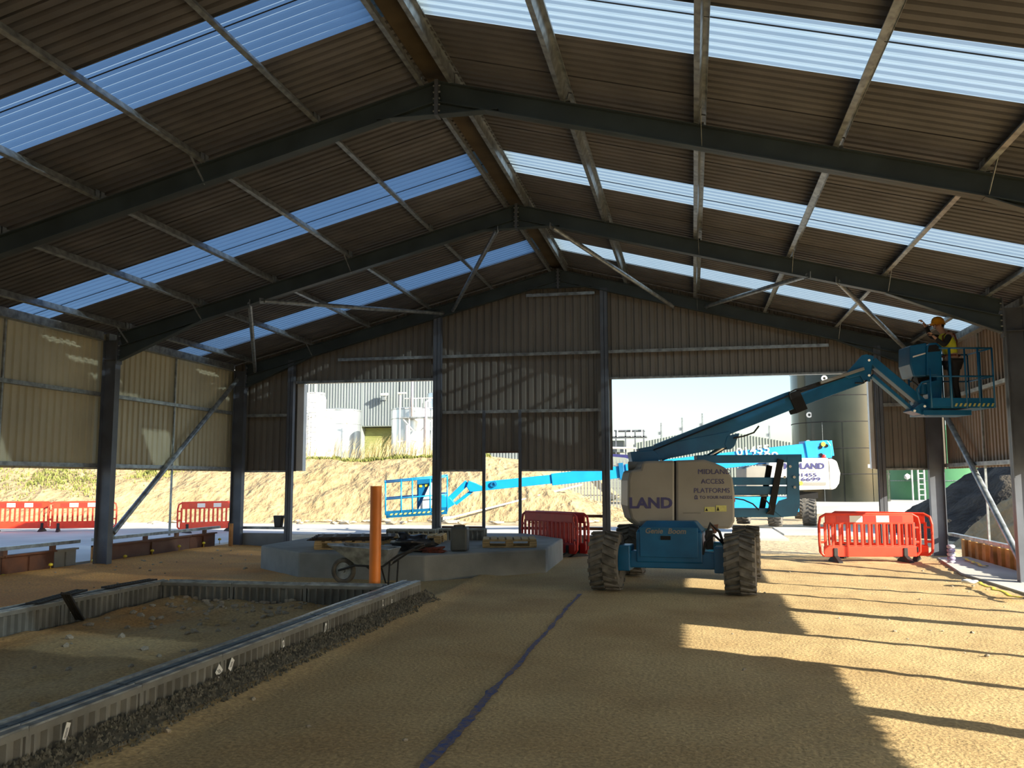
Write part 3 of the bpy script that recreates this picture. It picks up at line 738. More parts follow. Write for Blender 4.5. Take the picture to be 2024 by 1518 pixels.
for d in (-.33, .43):
    for z_, xs in ((.95, (1862, XB)), (.50, (XA, XB))):
        mb.tube([bp(xs[0], d, z_), bp(xs[1], d, z_)], r_, 8)
for x, ds in ((XB, (-.33, .05, .43)), (1882, (-.33, .43)), (XA, (-.33, .43)), (1912, (-.33, .43)), (1938, (-.33, .43))):
    for d in ds: mb.tube([bp(x, d, .0), bp(x, d, .95 if x != XA else .62)], r_ if x != 1882 else .022, 8)
for z_ in (.95, .50): mb.tube([bp(XB, -.33, z_), bp(XB, .43, z_)], r_, 8)
mb.build('guard_rail', M['blue'], L1, smooth=True)
mb = MB(); c0 = [(1799, 683, -.1), (1832, 677, -.1), (1832, 744, -.1), (1806, 744, -.1), (1799, 720, -.1)]
mb.prism([pv(x, y, BD + d) for x, y, d in c0], V * .45); mb.build('control_box', M['blue'], L1, bevel=.02)
mb = MB(); mb.prism([pv(x, y, BD - .14) for x, y in ((1832, 742), (1832, 684), (1838, 678), (1852, 677), (1862, 684), (1863, 800), (1852, 800), (1852, 742))], V * .5); mb.build('control_cover', M['blue'], L1, bevel=.015)
mb = MB(); mb.prism([pv(x, y, BD - .145) for x, y in ((1834, 696), (1836, 683), (1850, 681), (1858, 688), (1858, 694))], V * -.004); mb.build('cover_recess', M['dark'], L1)
mb = MB(); mb.prism([pv(x, y, BD - .105) for x, y in ((1804, 704), (1829, 697), (1829, 699.5), (1804, 707))], V * -.006); mb.build('control_label', M['white'], L1)
mb = MB(); mb.tube([pv(1806, 742, BD), pv(1802, 752, BD), pv(1815, 762, BD), pv(1830, 760, BD)], .012, 6); mb.prism([pv(x, y, BD + .05) for x, y in ((1812, 744), (1856, 744), (1854, 756), (1816, 758))], V * .2); mb.build('control_cables', M['black'], L1)

# ---- worker
PFEET = pv(1887, 800, BD + .02); PFEET.z = bp(1896, .05, .03).z
PZ = PFEET.z; PS = (pv(1860, 628, BD).z - PZ) / 1.78
def pw(u, v, z): return PFEET + U * (u * PS) + V * (v * PS) + Z * (z * PS)
worker = thing('person', 'worker in yellow helmet, hi-vis vest and dark trousers standing in the raised basket', 'person', tuple(PFEET))
def skin(name, chains, mt, sub=2):
    vs = []; es = []; rs = []; idx = {}
    for ch in chains:
        pv = None
        for (k, p, r) in ch:
            if k in idx: i = idx[k]
            else:
                i = len(vs); idx[k] = i; vs.append(tuple(pw(*p) - PFEET)); rs.append(r if isinstance(r, tuple) else (r, r))
            if pv is not None: es.append((pv, i))
            pv = i
    me = bpy.data.meshes.new(name); me.from_pydata(vs, es, []); me.materials.append(mt)
    o = bpy.data.objects.new(name, me); COL.objects.link(o); o.parent = worker
    md = o.modifiers.new('skin', 'SKIN')
    if not me.skin_vertices: 
        bpy.context.view_layer.objects.active = o
    sv = me.skin_vertices[0].data
    for i, r in enumerate(rs): sv[i].radius = (r[0] * PS, r[1] * PS); sv[i].use_root = (i == 0)
    s_ = o.modifiers.new('sub', 'SUBSURF'); s_.levels = sub; s_.render_levels = sub; md.use_smooth_shade = True
    return o
# pose: leaning a little to the left, head tilted back, arms raised and reaching to the left towards the purlin
TO = [('pel', (0, 0, .93), (.135, .11)), ('wst', (-.02, 0, 1.08), (.13, .10)), ('chs', (-.09, 0, 1.30), (.165, .115)), ('nkb', (-.14, 0, 1.46), (.07, .07)), ('nck', (-.17, 0, 1.51), (.052, .055)), ('hd0', (-.215, 0, 1.58), (.078, .08)), ('hd1', (-.25, .0, 1.66), (.085, .09))]
LG = lambda s_: [('pel', (0, 0, .93), (.135, .11)), ('hip%d' % s_, (.01, s_ * .10, .86), .09), ('kne%d' % s_, (-.03 + .10 * (s_ > 0), s_ * .12, .48), .058), ('ank%d' % s_, (.02 + .10 * (s_ > 0), s_ * .13, .09), .04), ('toe%d' % s_, (-.12 + .10 * (s_ > 0), s_ * .15, .045), .035)]
AR = lambda s_: [('chs', (-.09, 0, 1.30), (.165, .115)), ('sho%d' % s_, (-.12, s_ * .19, 1.41), .058), ('elb%d' % s_, (-.27, s_ * .27, 1.19 if s_ < 0 else 1.45), .044), ('wri%d' % s_, (-.40, s_ * .20, 1.34 if s_ < 0 else 1.66), .030), ('plm%d' % s_, (-.45, s_ * .18, 1.41 if s_ < 0 else 1.72), (.040, .022))]
skin('body', [TO, LG(-1), LG(1), AR(-1), AR(1)], M['skin'])
for s_ in (-1, 1):                         # fingers and thumb on both raised hands
    b0 = (-.45, s_ * .18, 1.41 if s_ < 0 else 1.72)
    for i in range(4):
        o_ = (i - 1.5) * .02
        skin('finger', [[('a%d%d' % (s_, i), (b0[0] - .01, b0[1] + o_, b0[2] + .01), .010), ('b', (b0[0] - .05, b0[1] + o_ * 1.1, b0[2] + .045), .009), ('c', (b0[0] - .085 + abs(i - 1) * .006, b0[1] + o_ * 1.1, b0[2] + .045), .008), ('d', (b0[0] - .10 + abs(i - 1) * .008, b0[1] + o_, b0[2] + .02), .007)]], M['skin'], 1)
    skin('thumb', [[('a', (b0[0] + .01, b0[1] - s_ * .02, b0[2] - .01), .011), ('b', (b0[0] - .02, b0[1] - s_ * .055, b0[2] + .0), .010), ('c', (b0[0] - .055, b0[1] - s_ * .055, b0[2] + .015), .008)]], M['skin'], 1)
skin('hi_vis_vest', [[('pel', (0, 0, .98), (.155, .13)), ('wst', (-.02, 0, 1.10), (.148, .12)), ('chs', (-.09, 0, 1.31), (.182, .132)), ('top', (-.145, 0, 1.46), (.11, .10))], [('chs', (-.09, 0, 1.31), (.182, .132)), ('s1', (-.12, .19, 1.41), .075)], [('chs', (-.09, 0, 1.31), (.182, .132)), ('s2', (-.12, -.19, 1.41), .075)]], M['hivis'])
for s_ in (-1, 1):
    a = AR(s_); skin('sleeve', [[(k, p, (r if not isinstance(r, tuple) else .05) * 1.22) for k, p, r in a[1:4]]], M['trouser'])
skin('trousers', [[(k, p, ((r[0] * 1.1, r[1] * 1.12) if isinstance(r, tuple) else r * (1.18 if 'ank' not in k else 1.5))) for k, p, r in LG(s_)[:4]] for s_ in (-1, 1)], M['trouser'])
for s_ in (-1, 1):
    a = LG(s_); skin('boot', [[('a', (a[3][1][0] + .0, a[3][1][1], .12), .055), ('b', (a[3][1][0] + .01, a[3][1][1], .05), .055), ('c', (a[4][1][0] + .02, a[4][1][1], .045), .048), ('d', (a[4][1][0] - .02, a[4][1][1], .04), .035)]], M['black'])
hd = pw(-.245, 0, 1.655); ax = (pw(-.275, 0, 1.76) - pw(-.235, 0, 1.64)).normalized()
ax = (ax + U * .30 * -1 * -1).normalized()
MB().lathe([(.145 * PS, -.02), (.125 * PS, .0), (.122 * PS, .04 * PS), (.105 * PS, .09 * PS), (.07 * PS, .125 * PS), (.02 * PS, .14 * PS)], hd + ax * .01, ax, 24).build('helmet', M['helmet'], worker, auto=.9)
mb = MB(); mb.prism([hd + ax * .0 - U * .10 * PS + V * d * PS for d in (-.07, .07)] + [hd - U * .19 * PS - Z * .01 + V * d * PS for d in (.05, -.05)], ax * .008); mb.build('helmet_peak', M['helmet'], worker)
mb = MB()
fc = pw(-.318, 0, 1.625)
for s_ in (-1, 1): mb.blob(fc + V * s_ * .032 * PS + U * .004 + Z * .012, .010 * PS, 1, 0)
mb.build('eyes', M['dark'], worker)
MB().blob(fc - U * .008 - Z * .02 * PS, (.018 * PS, .014 * PS, .026 * PS), 2, 0).build('nose', M['skin'], worker, smooth=True)
MB().blob(fc - Z * .058 * PS + U * .012, (.008, .022 * PS, .007), 2, 0).build('mouth', M['redrag'], worker)
for s_ in (-1, 1): MB().blob(pw(-.235, s_ * .088, 1.615), (.02 * PS, .010 * PS, .032 * PS), 2, 0).build('ear', M['skin'], worker, smooth=True)
MB().blob(pw(-.188, 0, 1.625), (.065 * PS, .078 * PS, .07 * PS), 3, .1, 2).build('hair', M['trouser'], worker, smooth=True)
mb = MB()
for s_ in (-1, 1):
    mb.tube([pw(-.05, s_ * .10, 1.02), pw(.04, s_ * .11, 1.15), pw(.075, s_ * .07, 1.30), pw(.02, s_ * .10, 1.43), pw(-.10, s_ * .12, 1.49), pw(-.22, s_ * .12, 1.40), pw(-.22, s_ * .11, 1.22)], .016 * PS, 6)
mb.tube([pw(-.15, -.10, 1.02), pw(-.02, -.15, 1.02), pw(.12, -.06, 1.02), pw(.12, .06, 1.02), pw(-.02, .15, 1.02), pw(-.15, .10, 1.02)], .02 * PS, 6, closed=True)
mb.build('safety_harness', M['redrag'], worker)

# ---- second lift, outside beyond the gable
D2 = 27.6
L2 = thing('boom_lift', 'bright blue and white telescopic boom lift outside, its empty basket stretched left', 'boom lift', tuple(Vector((3.0, 28.9, 0))))
def q2(px, py, dv=0.0): return pv(px, py, D2 + dv)
def pr2(pts, d0, d1, name, mt, bev=0): return MB().prism([q2(x, y, d0) for x, y in pts], V * (d1 - d0)).build(name, M[mt], L2, bevel=bev)
w2 = wheel(L2, ptz(1601, 1040, 0) + Z * .47, .47, .42, ax=(U * .93 - V * .37))
for px, py, dx in ((1533, 1041, 0), (1583, 1026, 0), (1470, 1036, 0)): wheel(L2, ptz(px, py, 0) + Z * .47, proto=w2)
pr2([(1372, 978), (1402, 974), (1580, 985), (1580, 1012), (1372, 1012)], -.4, .6, 'chassis', 'blue2', .02)
pr2([(1384, 982), (1420, 980), (1424, 1010), (1384, 1012)], -.62, -.5, 'front_cover', 'blue2', .03)
text('4x4', .21, q2(1377, 1008, -.64), U, Z, M['white'], 'lettering', L2, 1.0, .006)
pr2([(1474, 925), (1485, 921), (1560, 921), (1560, 967), (1474, 967)], -.55, .6, 'side_cover', 'grey', .03)
pr2([(1520, 906), (1637, 905), (1641, 967), (1575, 969), (1520, 966)], -.62, .6, 'body_cover', 'white', .03)
pr2([(1641, 905), (1655, 911), (1662, 935), (1660, 955), (1653, 966), (1642, 969)], -.62, .6, 'counterweight', 'white', .06)
pr2([(1580, 953), (1633, 953), (1633, 959), (1580, 959)], -.64, -.62, 'cover_groove', 'grey')
text('MIDLAND', .235, q2(1549, 926.5, -.635), U, Z, M['navy'], 'lettering', L2, 1.16, .010)
text('PLATFORMS', .07, q2(1582, 933, -.635), U, Z, M['grey'], 'lettering', L2, 1.2, .0)
text('01455', .145, q2(1573, 942, -.635), U, Z, M['navy'], 'lettering', L2, 1.75, .003)
text('6699', .145, q2(1583, 950.5, -.635), U, Z, M['navy'], 'lettering', L2, 2.05, .003)
mb = MB(); mb.lathe([(.01, 0), (.06, 0), (.06, .015), (.01, .015)], q2(1583, 955, -.66), -V, 14); mb.build('yellow_disc', M['yellow'], L2)
mb = MB(); mb.span(q2(1560, 985, -.3), q2(1610, 972, .3)); mb.build('turntable', M['dark'], L2)
# boom
def bseg(a, b, h, w, nm, mt='blue2'):
    A = q2(*a, -.1); B = q2(*b, -.1); up = (B - A).cross(V).normalized()
    if up.z < 0: up = -up
    return MB().beam(A, B, w, h, up).build(nm, M[mt], L2, bevel=.012)
bseg((1642, 886), (1236, 933), .47, .42, 'outer_boom')
bseg((1250, 930), (1090, 948), .36, .32, 'middle_boom'); bseg((1232, 931), (1222, 932), .50, .44, 'boom_collar', 'blue')
bseg((1100, 946), (955, 961), .27, .24, 'inner_boom')
pr2([(1590, 872), (1636, 870), (1643, 880), (1645, 905), (1596, 905)], -.36, .2, 'boom_pivot', 'blue2', .02)
sl = (q2(1490, 892, 0) - q2(1540, 886, 0)); 
tdir = (q2(1540, 897.5) - q2(1440, 909)).normalized(); tup = tdir.cross(V).normalized(); tup = tup if tup.z > 0 else -tup
text('01455', .33, q2(1456, 901, -.35), tdir, tup, M['white'], 'lettering', L2, 1.25, .003)
text('6699', .33, q2(1482, 914, -.35), tdir, tup, M['white'], 'lettering', L2, 1.35, .003)
mb = MB(); mb.lathe([(.01, 0), (.07, 0), (.07, .02), (.01, .02)], q2(1627, 878, -.38), -V, 12); mb.build('yellow_disc', M['yellow'], L2)
for x, y in ((1622, 884), (1634, 881), (1623, 899)): MB().cyl(q2(x, y, -.40), q2(x, y, .2), .05, 10).build('pivot_pin', M['dark'], L2)
mb = MB(); mb.blob(q2(1628, 903, -.4), .08, 1, 0); mb.build('beacon', M['redpl'], L2, smooth=True)
mb = MB(); mb.lathe([(.05, 0), (.09, 0), (.09, .03), (.05, .03)], q2(976, 957, -.26), -V, 14, closed=True); mb.build('boom_ring', M['blue'], L2)
pr2([(926, 950), (940, 955), (955, 962), (955, 970), (938, 972), (928, 972), (922, 962)], -.25, .05, 'knuckle', 'blue2', .02)
bseg((924, 953), (888, 988), .17, .16, 'jib_arm'); bseg((936, 968), (900, 996), .10, .14, 'jib_link')
pr2([(872, 978), (890, 984), (900, 996), (884, 1006), (870, 1004)], -.3, .1, 'rotator', 'blue2', .02)
mb = MB(); fl = [q2(763, 1020, -.5), q2(884, 1012, -.5), q2(884, 1008, .5), q2(768, 1016, .5)]
mb.prism(fl, Z * -.06); mb.build('basket_floor', M['blue'], L2)
mb = MB(); mb.beam(q2(763, 1016, -.5), q2(884, 1008, -.5), .015, .17); mb.build('toe_board', M['blue'], L2)
mb = MB()
for i in range(12):
    a = q2(770 + i * 9.2, 1018.5 - i * .6, -.52); mb.prism([a, a + U * .07, a + U * .11 + Z * .05, a + U * .04 + Z * .05], V * -.004)
mb.build('hazard_stripes', M['yelpale'], L2)['kind'] = 'stuff'
mb = MB()
TL = [(760, 952), (784, 949), (788, 949), (814, 946), (858, 941), (886, 945)]
for d, dy in ((-.5, 0), (.5, 3)):
    mb.tube([q2(760, 954 - dy, d), q2(884, 942 - dy, d)], .022, 7)
    mb.tube([q2(762, 987 - dy, d), q2(884, 977 - dy, d)], .022, 7)
    for i, x in enumerate((762, 793, 815, 850, 884)): mb.tube([q2(x, 954 - (x - 760) * .097 - dy, d), q2(x, 1018 - (x - 763) * .066 - dy, d)], .024, 7)
for x, y in ((761, 953), (884, 942)): mb.tube([q2(x, y, -.5), q2(x, y - 3, .5)], .022, 7)
mb.build('guard_rail', M['blue2'], L2, smooth=True)
pr2([(824, 949), (860, 942), (862, 952), (842, 1010), (824, 1012)], -.2, .05, 'control_box', 'blue', .02)
pr2([(852, 952), (866, 950), (866, 985), (845, 1008), (826, 1009)], -.3, -.22, 'side_panel', 'white')
for a in ((828, 958), (840, 957)): pr2([(a[0], a[1]), (a[0] + 6, a[1]), (a[0] + 6, a[1] + 5), (a[0], a[1] + 5)], -.22, -.2, 'panel_label', 'yellow')

# ------------------------------------------------------------------ drainage channels
CH, CWD = .28, .235
def channel(name_label, loc, rz_, sticker=None, left=False):
    t = thing('drain_channel', name_label, 'drain channel', loc, 'precast drainage channels')
    t.rotation_euler = (0, 0, rz_)
    return t
def chan_meshes():
    L = 1.0
    b = MB()
    for s_ in (-1, 1): b.span((s_ * (CWD / 2 - .045), .004, 0), (s_ * (CWD / 2 - .028), L - .004, CH - .012))
    b.span((-CWD / 2 + .02, .004, 0), (CWD / 2 - .02, L - .004, .03))
    for s_ in (-1, 1):
        for i in range(10):
            y = .05 + i * .1
            b.prism([(s_ * (CWD / 2 - .030), y - .016, 0), (s_ * (CWD / 2 - .030), y + .016, 0), (s_ * (CWD / 2 + .008), y + .008, 0), (s_ * (CWD / 2 + .008), y - .008, 0)], (0, 0, CH - .045))
        b.span((s_ * (CWD / 2 - .030), .002, CH - .05), (s_ * (CWD / 2 + .008), L - .002, CH - .012))
        for y in (0.01, L - .01): b.box((s_ * (CWD / 2 - .004), y, CH / 2 - .01), (.022, .02, CH - .03))
    tr = b.mesh('trough', M['poly'])
    e = MB()
    for s_ in (-1, 1): e.span((s_ * (CWD / 2 - .055), .003, CH - .012), (s_ * (CWD / 2 + .006), L - .003, CH)); e.span((s_ * (CWD / 2 - .055), .003, CH), (s_ * (CWD / 2 - .047), L - .003, CH + .008))
    er = e.mesh('edge_rail', M['galv'])
    g = MB()
    for s_ in (-1, 1): g.span((s_ * .008, .01, CH - .022), (s_ * (CWD / 2 - .055), L - .01, CH - .006))
    g.span((-.01, .012, CH - .05), (.01, L - .012, CH - .04))
    cr = g.mesh('slot_lid', M['galv2'])
    return tr, er, cr
TR, ER, CR = chan_meshes()
def put_channel(x, y, rz_, label, stick=()):
    t = channel(label, (x, y, .015 + .004 * random.uniform(-1, 1)), rz_)
    for nm, me in (('trough', TR), ('edge_rail', ER), ('slot_lid', CR)):
        o = bpy.data.objects.new(nm, me); COL.objects.link(o); o.parent = t
    for (yl, zl, wl, hl, an) in stick:
        R = Matrix.Rotation(an, 3, 'X'); m_ = MB().box((0, 0, 0), (.003, wl, hl), R); m_.v = [p + Vector((CWD / 2 + .0105, yl, zl)) for p in m_.v]
        me = m_.mesh('sticker', M['white']); o = bpy.data.objects.new('sticker', me); COL.objects.link(o); o.parent = t
        m_ = MB()
        for k_ in range(3): m_.box((0, (k_ - 1) * wl * .2, 0), (.001, wl * .06, hl * .5), R)
        m_.v = [p + Vector((CWD / 2 + .0125, yl, zl)) for p in m_.v]
        me = m_.mesh('print_bars', M['dark']); d = bpy.data.objects.new('print_bars', me); COL.objects.link(d); d.parent = o
    return t
XF_ = -3.635
st = {4: [(.52, .19, .035, .10, .5)], 6: [(.18, .18, .075, .075, .8), (.40, .18, .05, .09, -.6)], 7: [(.30, .17, .03, .06, .3)], 8: [(.15, .17, .03, .09, .2)], 9: [(.8, .19, .02, .06, .1)], 10: [(.12, .17, .025, .04, 0)]}
for i, y in enumerate([1.3, 2.3, 3.3, 4.3, 5.3, 6.3, 7.3, 8.3, 9.3, 10.3]):
    lab = 'ribbed grey drainage channel, %s unit counting from the orange pipe in the long front run' % ORD[9 - i]
    k = i + 1
    s_ = {3: [(.29, .17, .035, .11, -.35)], 4: [(.95, .165, .075, .075, .8)], 5: [(.13, .18, .05, .09, -.6)], 6: [(.02 + .0, .18, .03, .06, .3), (.92, .17, .03, .09, -.3)], 8: [(.55, .19, .02, .07, .1), (.86, .17, .025, .04, 0)]}.get(i, [])
    put_channel(XF_, y, 0, lab, s_)
for i, y in enumerate([2.75, 3.75, 4.75, 5.75, 6.75, 7.75, 8.75, 9.75]):
    st_ = [(.15, .17, .03, .10, -.3)] if i == 6 else []
    put_channel(-6.93, y, 0, 'grey drainage channel, %s unit counting from the far corner in the left run' % ORD[7 - i], st_)
for i, x in enumerate([-6.80, -5.80, -4.80]):
    put_channel(x, 10.70, -PI / 2, 'drainage channel with lit ribs in the cross run, %s unit from the left corner' % ORD[i])
o = MB().span((-7.05, 10.752, .0), (-6.815, 10.765, .27)).build('lit_end_face', M['wood']); tag(o, 'pale board standing in for the lit end of the left channel run', 'board')  # pale colour stands for light falling on the channel's end face
def lattice(name, L, Wd, loc, R, label):
    b = MB(); 
    for s_ in (-1, 1): b.box((s_ * (Wd / 2 - .012), 0, 0), (.024, L, .022))
    n = int(L / .05)
    for i in range(n + 1): b.box((0, -L / 2 + .012 + i * (L - .024) / n, 0), (Wd, .020, .018))
    b.box((0, 0, 0), (.012, L, .018))
    b.v = [R @ p + Vector(loc) for p in b.v]
    return tag(b.build(name, M['black']), label, 'grating', 'black drain gratings')
a = ptz(158, 1224, .06); c = ptz(129, 1173, .46)
d = c - a; ydir = d.normalized(); xdir = ydir.cross(Vector((0.6, .6, .5))).normalized() * -1; xdir = (U - ydir * U.dot(ydir)).normalized(); zdir = xdir.cross(ydir)
lattice('drain_grating', d.length, .09, (a + c) / 2, Matrix((xdir, ydir, zdir)).transposed(), 'black ladder-like drain grating leaning upright on the left channel run')
lattice('drain_grating', .95, .14, (-6.95, 8.85, .315), Matrix.Rotation(.12, 3, 'Z') @ Matrix.Rotation(.03, 3, 'X'), 'black drain grating lying flat on the left channel run behind the leaning one')
lattice('drain_grating', .9, .13, (-6.95, 10.15, .315), Matrix.Rotation(-.05, 3, 'Z'), 'black drain grating lying flat on the left run near its far corner')
# orange pipe
o = MB().lathe([(.074, 0), (.074, 1.42), (.069, 1.42), (.069, .05)], (-4.05, 11.05, .10), n=32, closed=False).build('drain_pipe', M['orange'], auto=.7)
tag(o, 'upright orange plastic drain pipe at the corner of the channels', 'pipe')

# gravel haunching along the front run
mb = MB()
for i in range(5200):
    y = random.uniform(1.6, 11.5); wd = .26 * (.75 + .35 * noise.noise(Vector((0, y * 1.5, 0)))); f = random.random() ** 1.3
    x = XF_ + .125 + wd * f; z = .115 * (1 - f) ** 1.2 + gz(x, y)
    r = random.uniform(.007, .017); c = Vector((x, y, z + .004))
    a = random.uniform(0, 6.28); P = [c + Vector((math.cos(a + q), math.sin(a + q), -.4)) * r for q in (0, 2.1, 4.2)] + [c + Vector((0, 0, r))]
    mb.add(P, [(0, 1, 3), (1, 2, 3), (2, 0, 3)])
o = mb.build('gravel', M['gravel']); tag(o, 'dark gravel banked along the foot of the front channel run', 'gravel', kind='stuff')
mb = MB(); ys_ = lin(1.5, 11.45, .1)
for y in ys_:
    wd = .24 * (.8 + .35 * noise.noise(Vector((0, y * 1.5, 0)))); mb.v += [Vector((XF_ + .12, y, .12)), Vector((XF_ + .12 + wd * .5, y, .055)), Vector((XF_ + .13 + wd, y, -.02))]
for i in range(len(ys_) - 1):
    for j in (0, 1): mb.f.append((i * 3 + j, i * 3 + j + 1, i * 3 + 4 + j, i * 3 + 3 + j))
o = mb.build('gravel_bed', M['gravel']); tag(o, 'bed of dark gravel under the loose stones by the front channels', 'gravel', kind='stuff')
# loose stones
SM = [MB().blob((0, 0, 0), (1, .8, .6), k, .5).mesh('stone', M['stone']) for k in range(6)]
def stone(x, y, r, label, grp):
    o = bpy.data.objects.new('stone', random.choice(SM)); COL.objects.link(o); o.scale = (r, r, r); o.location = (x, y, gz(x, y) + r * .25)
    o.rotation_euler = (random.uniform(-.4, .4), random.uniform(-.4, .4), random.uniform(0, 6.28)); return tag(o, label, 'stone', grp)
for i in range(95):
    x = random.uniform(-6.65, -3.9); y = 10.6 - 6.0 * random.random() ** 1.7; stone(x, y, random.uniform(.018, .055), 'loose pale stone in the rubble between the drainage channels', 'stones between the channels')
for px, py, r in ((1130, 1188, .02), (800, 1465, .02), (610, 1440, .02), (330, 1455, .035), (835, 1180, .03), (500, 1385, .03), (540, 1322, .03), (560, 1365, .02)):
    p = ptz(px, py, 0); stone(p.x, p.y, r, 'loose stone on the open brown floor beside the front channels', 'stones on the open floor')
for i in range(45):
    x = random.uniform(.3, 5.0); y = random.uniform(6, 17); stone(x, y, random.uniform(.008, .028), 'small stone on the sunlit floor at the right', 'stones on the sunlit floor')
for i in range(40):
    x = random.uniform(-10.6, -8.0); y = random.uniform(10, 18.5); stone(x, y, random.uniform(.012, .035), 'small stone on the orange soil beside the rusty plates', 'stones by the rusty plates')
for i in range(70):
    stone(random.uniform(-6.5, -4.6), 10.5 - 1.6 * random.random() ** 1.5, random.uniform(.015, .045), 'pale stone heaped along the cross run of channels', 'stones by the cross run')
# a patch of dug clods at the end of the front run
for i in range(14):
    p = ptz(820 + random.uniform(-15, 25), 1187 + random.uniform(-5, 5), 0); o = stone(p.x, p.y, random.uniform(.02, .04), 'dark clod of soil at the end of the front channel run', 'clods by the channel end')
    o.name = 'soil_clod'
# blue line sprayed on the ground
mb = MB(); ys_ = lin(4.4, 12.6, .03); k = 0
for y in ys_:
    n1 = noise.noise(Vector((y * 3, 0, 1))); n2 = noise.noise(Vector((y * 9, 4, 1)))
    w = max(.004, .028 + .022 * n1 + .016 * n2) * (1.25 if y < 6.8 else .8); x = -1.50 - (y - 5) * .012 + .018 * noise.noise(Vector((y * 1.1, 7, 0)))
    for s_ in (-1, 1): mb.v.append(Vector((x + s_ * w, y, max(gz(x + s_ * w, y), gz(x, y)) + .007)))
for i in range(len(ys_) - 1): mb.f.append((2 * i, 2 * i + 1, 2 * i + 3, 2 * i + 2))
o = mb.build('painted_line', M['bpaint']); tag(o, 'faint blue setting-out line sprayed along the brown floor', 'painted line')

# ------------------------------------------------------------------ concrete plinth and what is on it
PB = [(-7.80, 15.25), (-6.46, 13.97), (-4.2, 13.72), (-2.53, 15.40), (-2.62, 18.1), (-3.7, 19.7), (-6.2, 19.6), (-7.9, 18.1)]
o = MB().prism([(x, y, -.05) for x, y in PB], (0, 0, .46)).build('concrete_plinth', M['concrete'], bevel=.03); tag(o, 'low many-sided concrete plinth carrying pallets beyond the orange pipe', 'concrete plinth')
def pallet(label, loc, rz_, L=1.15, Wd=.95, top=True):
    t = thing('pallet', label, 'pallet', loc, 'wooden pallets on the plinth')
    for i in range(3):
        for j in range(3): MB().box(((i - 1) * (L / 2 - .06), (j - 1) * (Wd / 2 - .05), .065), (.13, .10, .08)).build('block', M['wood'], None).location = ((i - 1) * (L / 2 - .06), (j - 1) * (Wd / 2 - .05), .025)
    for o in list(COL.objects)[-9:]: o.parent = t
    for j in range(3): _p(MB().box((0, 0, 0), (L, .10, .02)), 'bottom_board', (0, (j - 1) * (Wd / 2 - .05), .012), t)
    for i in range(7): _p(MB().box((0, 0, 0), (.11, Wd, .018)), 'top_board', ((i - 3) * (L - .12) / 6, 0, .138), t)
    for j in range(3): _p(MB().box((0, 0, 0), (L, .10, .018)), 'stringer_board', (0, (j - 1) * (Wd / 2 - .05), .118), t)
    t.rotation_euler = (0, 0, rz_); return t
def _p(mb, nm, loc, t):
    me = mb.mesh(nm, M['wood']); o = bpy.data.objects.new(nm, me); COL.objects.link(o); o.parent = t; o.location = loc; return o
pallet('pale wooden pallet at the left of the plinth under dark steel mats', (-5.98, 15.05, .41), .30)
pallet('flat wooden pallet at the right of the plinth beside the grey drum', (-3.28, 15.9, .41), .22, .95, .8)
pallet('wooden pallet farther back on the plinth, half hidden by the orange pipe', (-5.3, 16.6, .41), .15)
t = thing('steel_mats', 'dark stack of steel mats lying on the left pallet', 'stack', (-6.0, 15.1, .56)); t.rotation_euler = (0, 0, .26)
for k_ in range(4):
    b = MB()
    for i in range(8): b.box((0, -.42 + i * .12, k_ * .018), (1.35 + .04 * (i % 3), .05, .014))
    for i in range(6): b.box((-.6 + i * .24, 0, k_ * .018 + .006), (.05, .95, .012))
    R = Matrix.Rotation(.05 * (k_ - 1.5), 3, 'Z'); me_ = b.xf(R.to_4x4()).mesh('mat', M['matdark']); o = bpy.data.objects.new('mat', me_); COL.objects.link(o); o.parent = t; o.location = (.03 * k_, 0, 0)
t = put_channel(-5.95 + .9, 17.3, -PI / 2 + .03, 'spare ribbed channel lying on the plinth near the gable post'); t.location.z = .41; t.scale = (1, 1, .8)
t = put_channel(-5.95 + 1.75 - 1.75, 16.95, -PI / 2 + .03, 'spare ribbed channel lying on the plinth right behind the orange pipe'); t.location.z = .41; t.scale = (1, 1, .8)
# drum
t = thing('jerrycan', 'upright grey plastic drum standing on the plinth', 'drum', (-3.86, 14.62, .41))
MB().prism([(-4.0, 14.50, .41), (-3.72, 14.54, .41), (-3.74, 14.80, .41), (-4.02, 14.76, .41)], (0, 0, .40)).build('drum_body', mat('dark_grey_plastic', (.085, .095, .095), .5, 0, .1, 5), t, bevel=.035)
mb = MB(); mb.beam((-3.95, 14.6, .83), (-3.80, 14.66, .83), .05, .03); mb.cyl((-3.95, 14.6, .80), (-3.95, 14.6, .84), .02, 8); mb.cyl((-3.80, 14.66, .80), (-3.80, 14.66, .84), .02, 8); mb.build('handle', M['darkbag'], t, bevel=.01)
o = MB().blob((-4.22, 14.25, .45), (.20, .12, .06), 4, .8, 3).build('cloth_heap', M['redrag'], smooth=True); tag(o, 'dark red cloth heap lying on the plinth left of the grey drum', 'cloth')
o = MB().blob((-4.66, 14.42, .53), (.34, .24, .17), 8, .8, 3).build('plastic_sheet', M['darkbag'], smooth=True); tag(o, 'crumpled black polythene sheet on the plinth behind the barrow handles', 'plastic sheet')
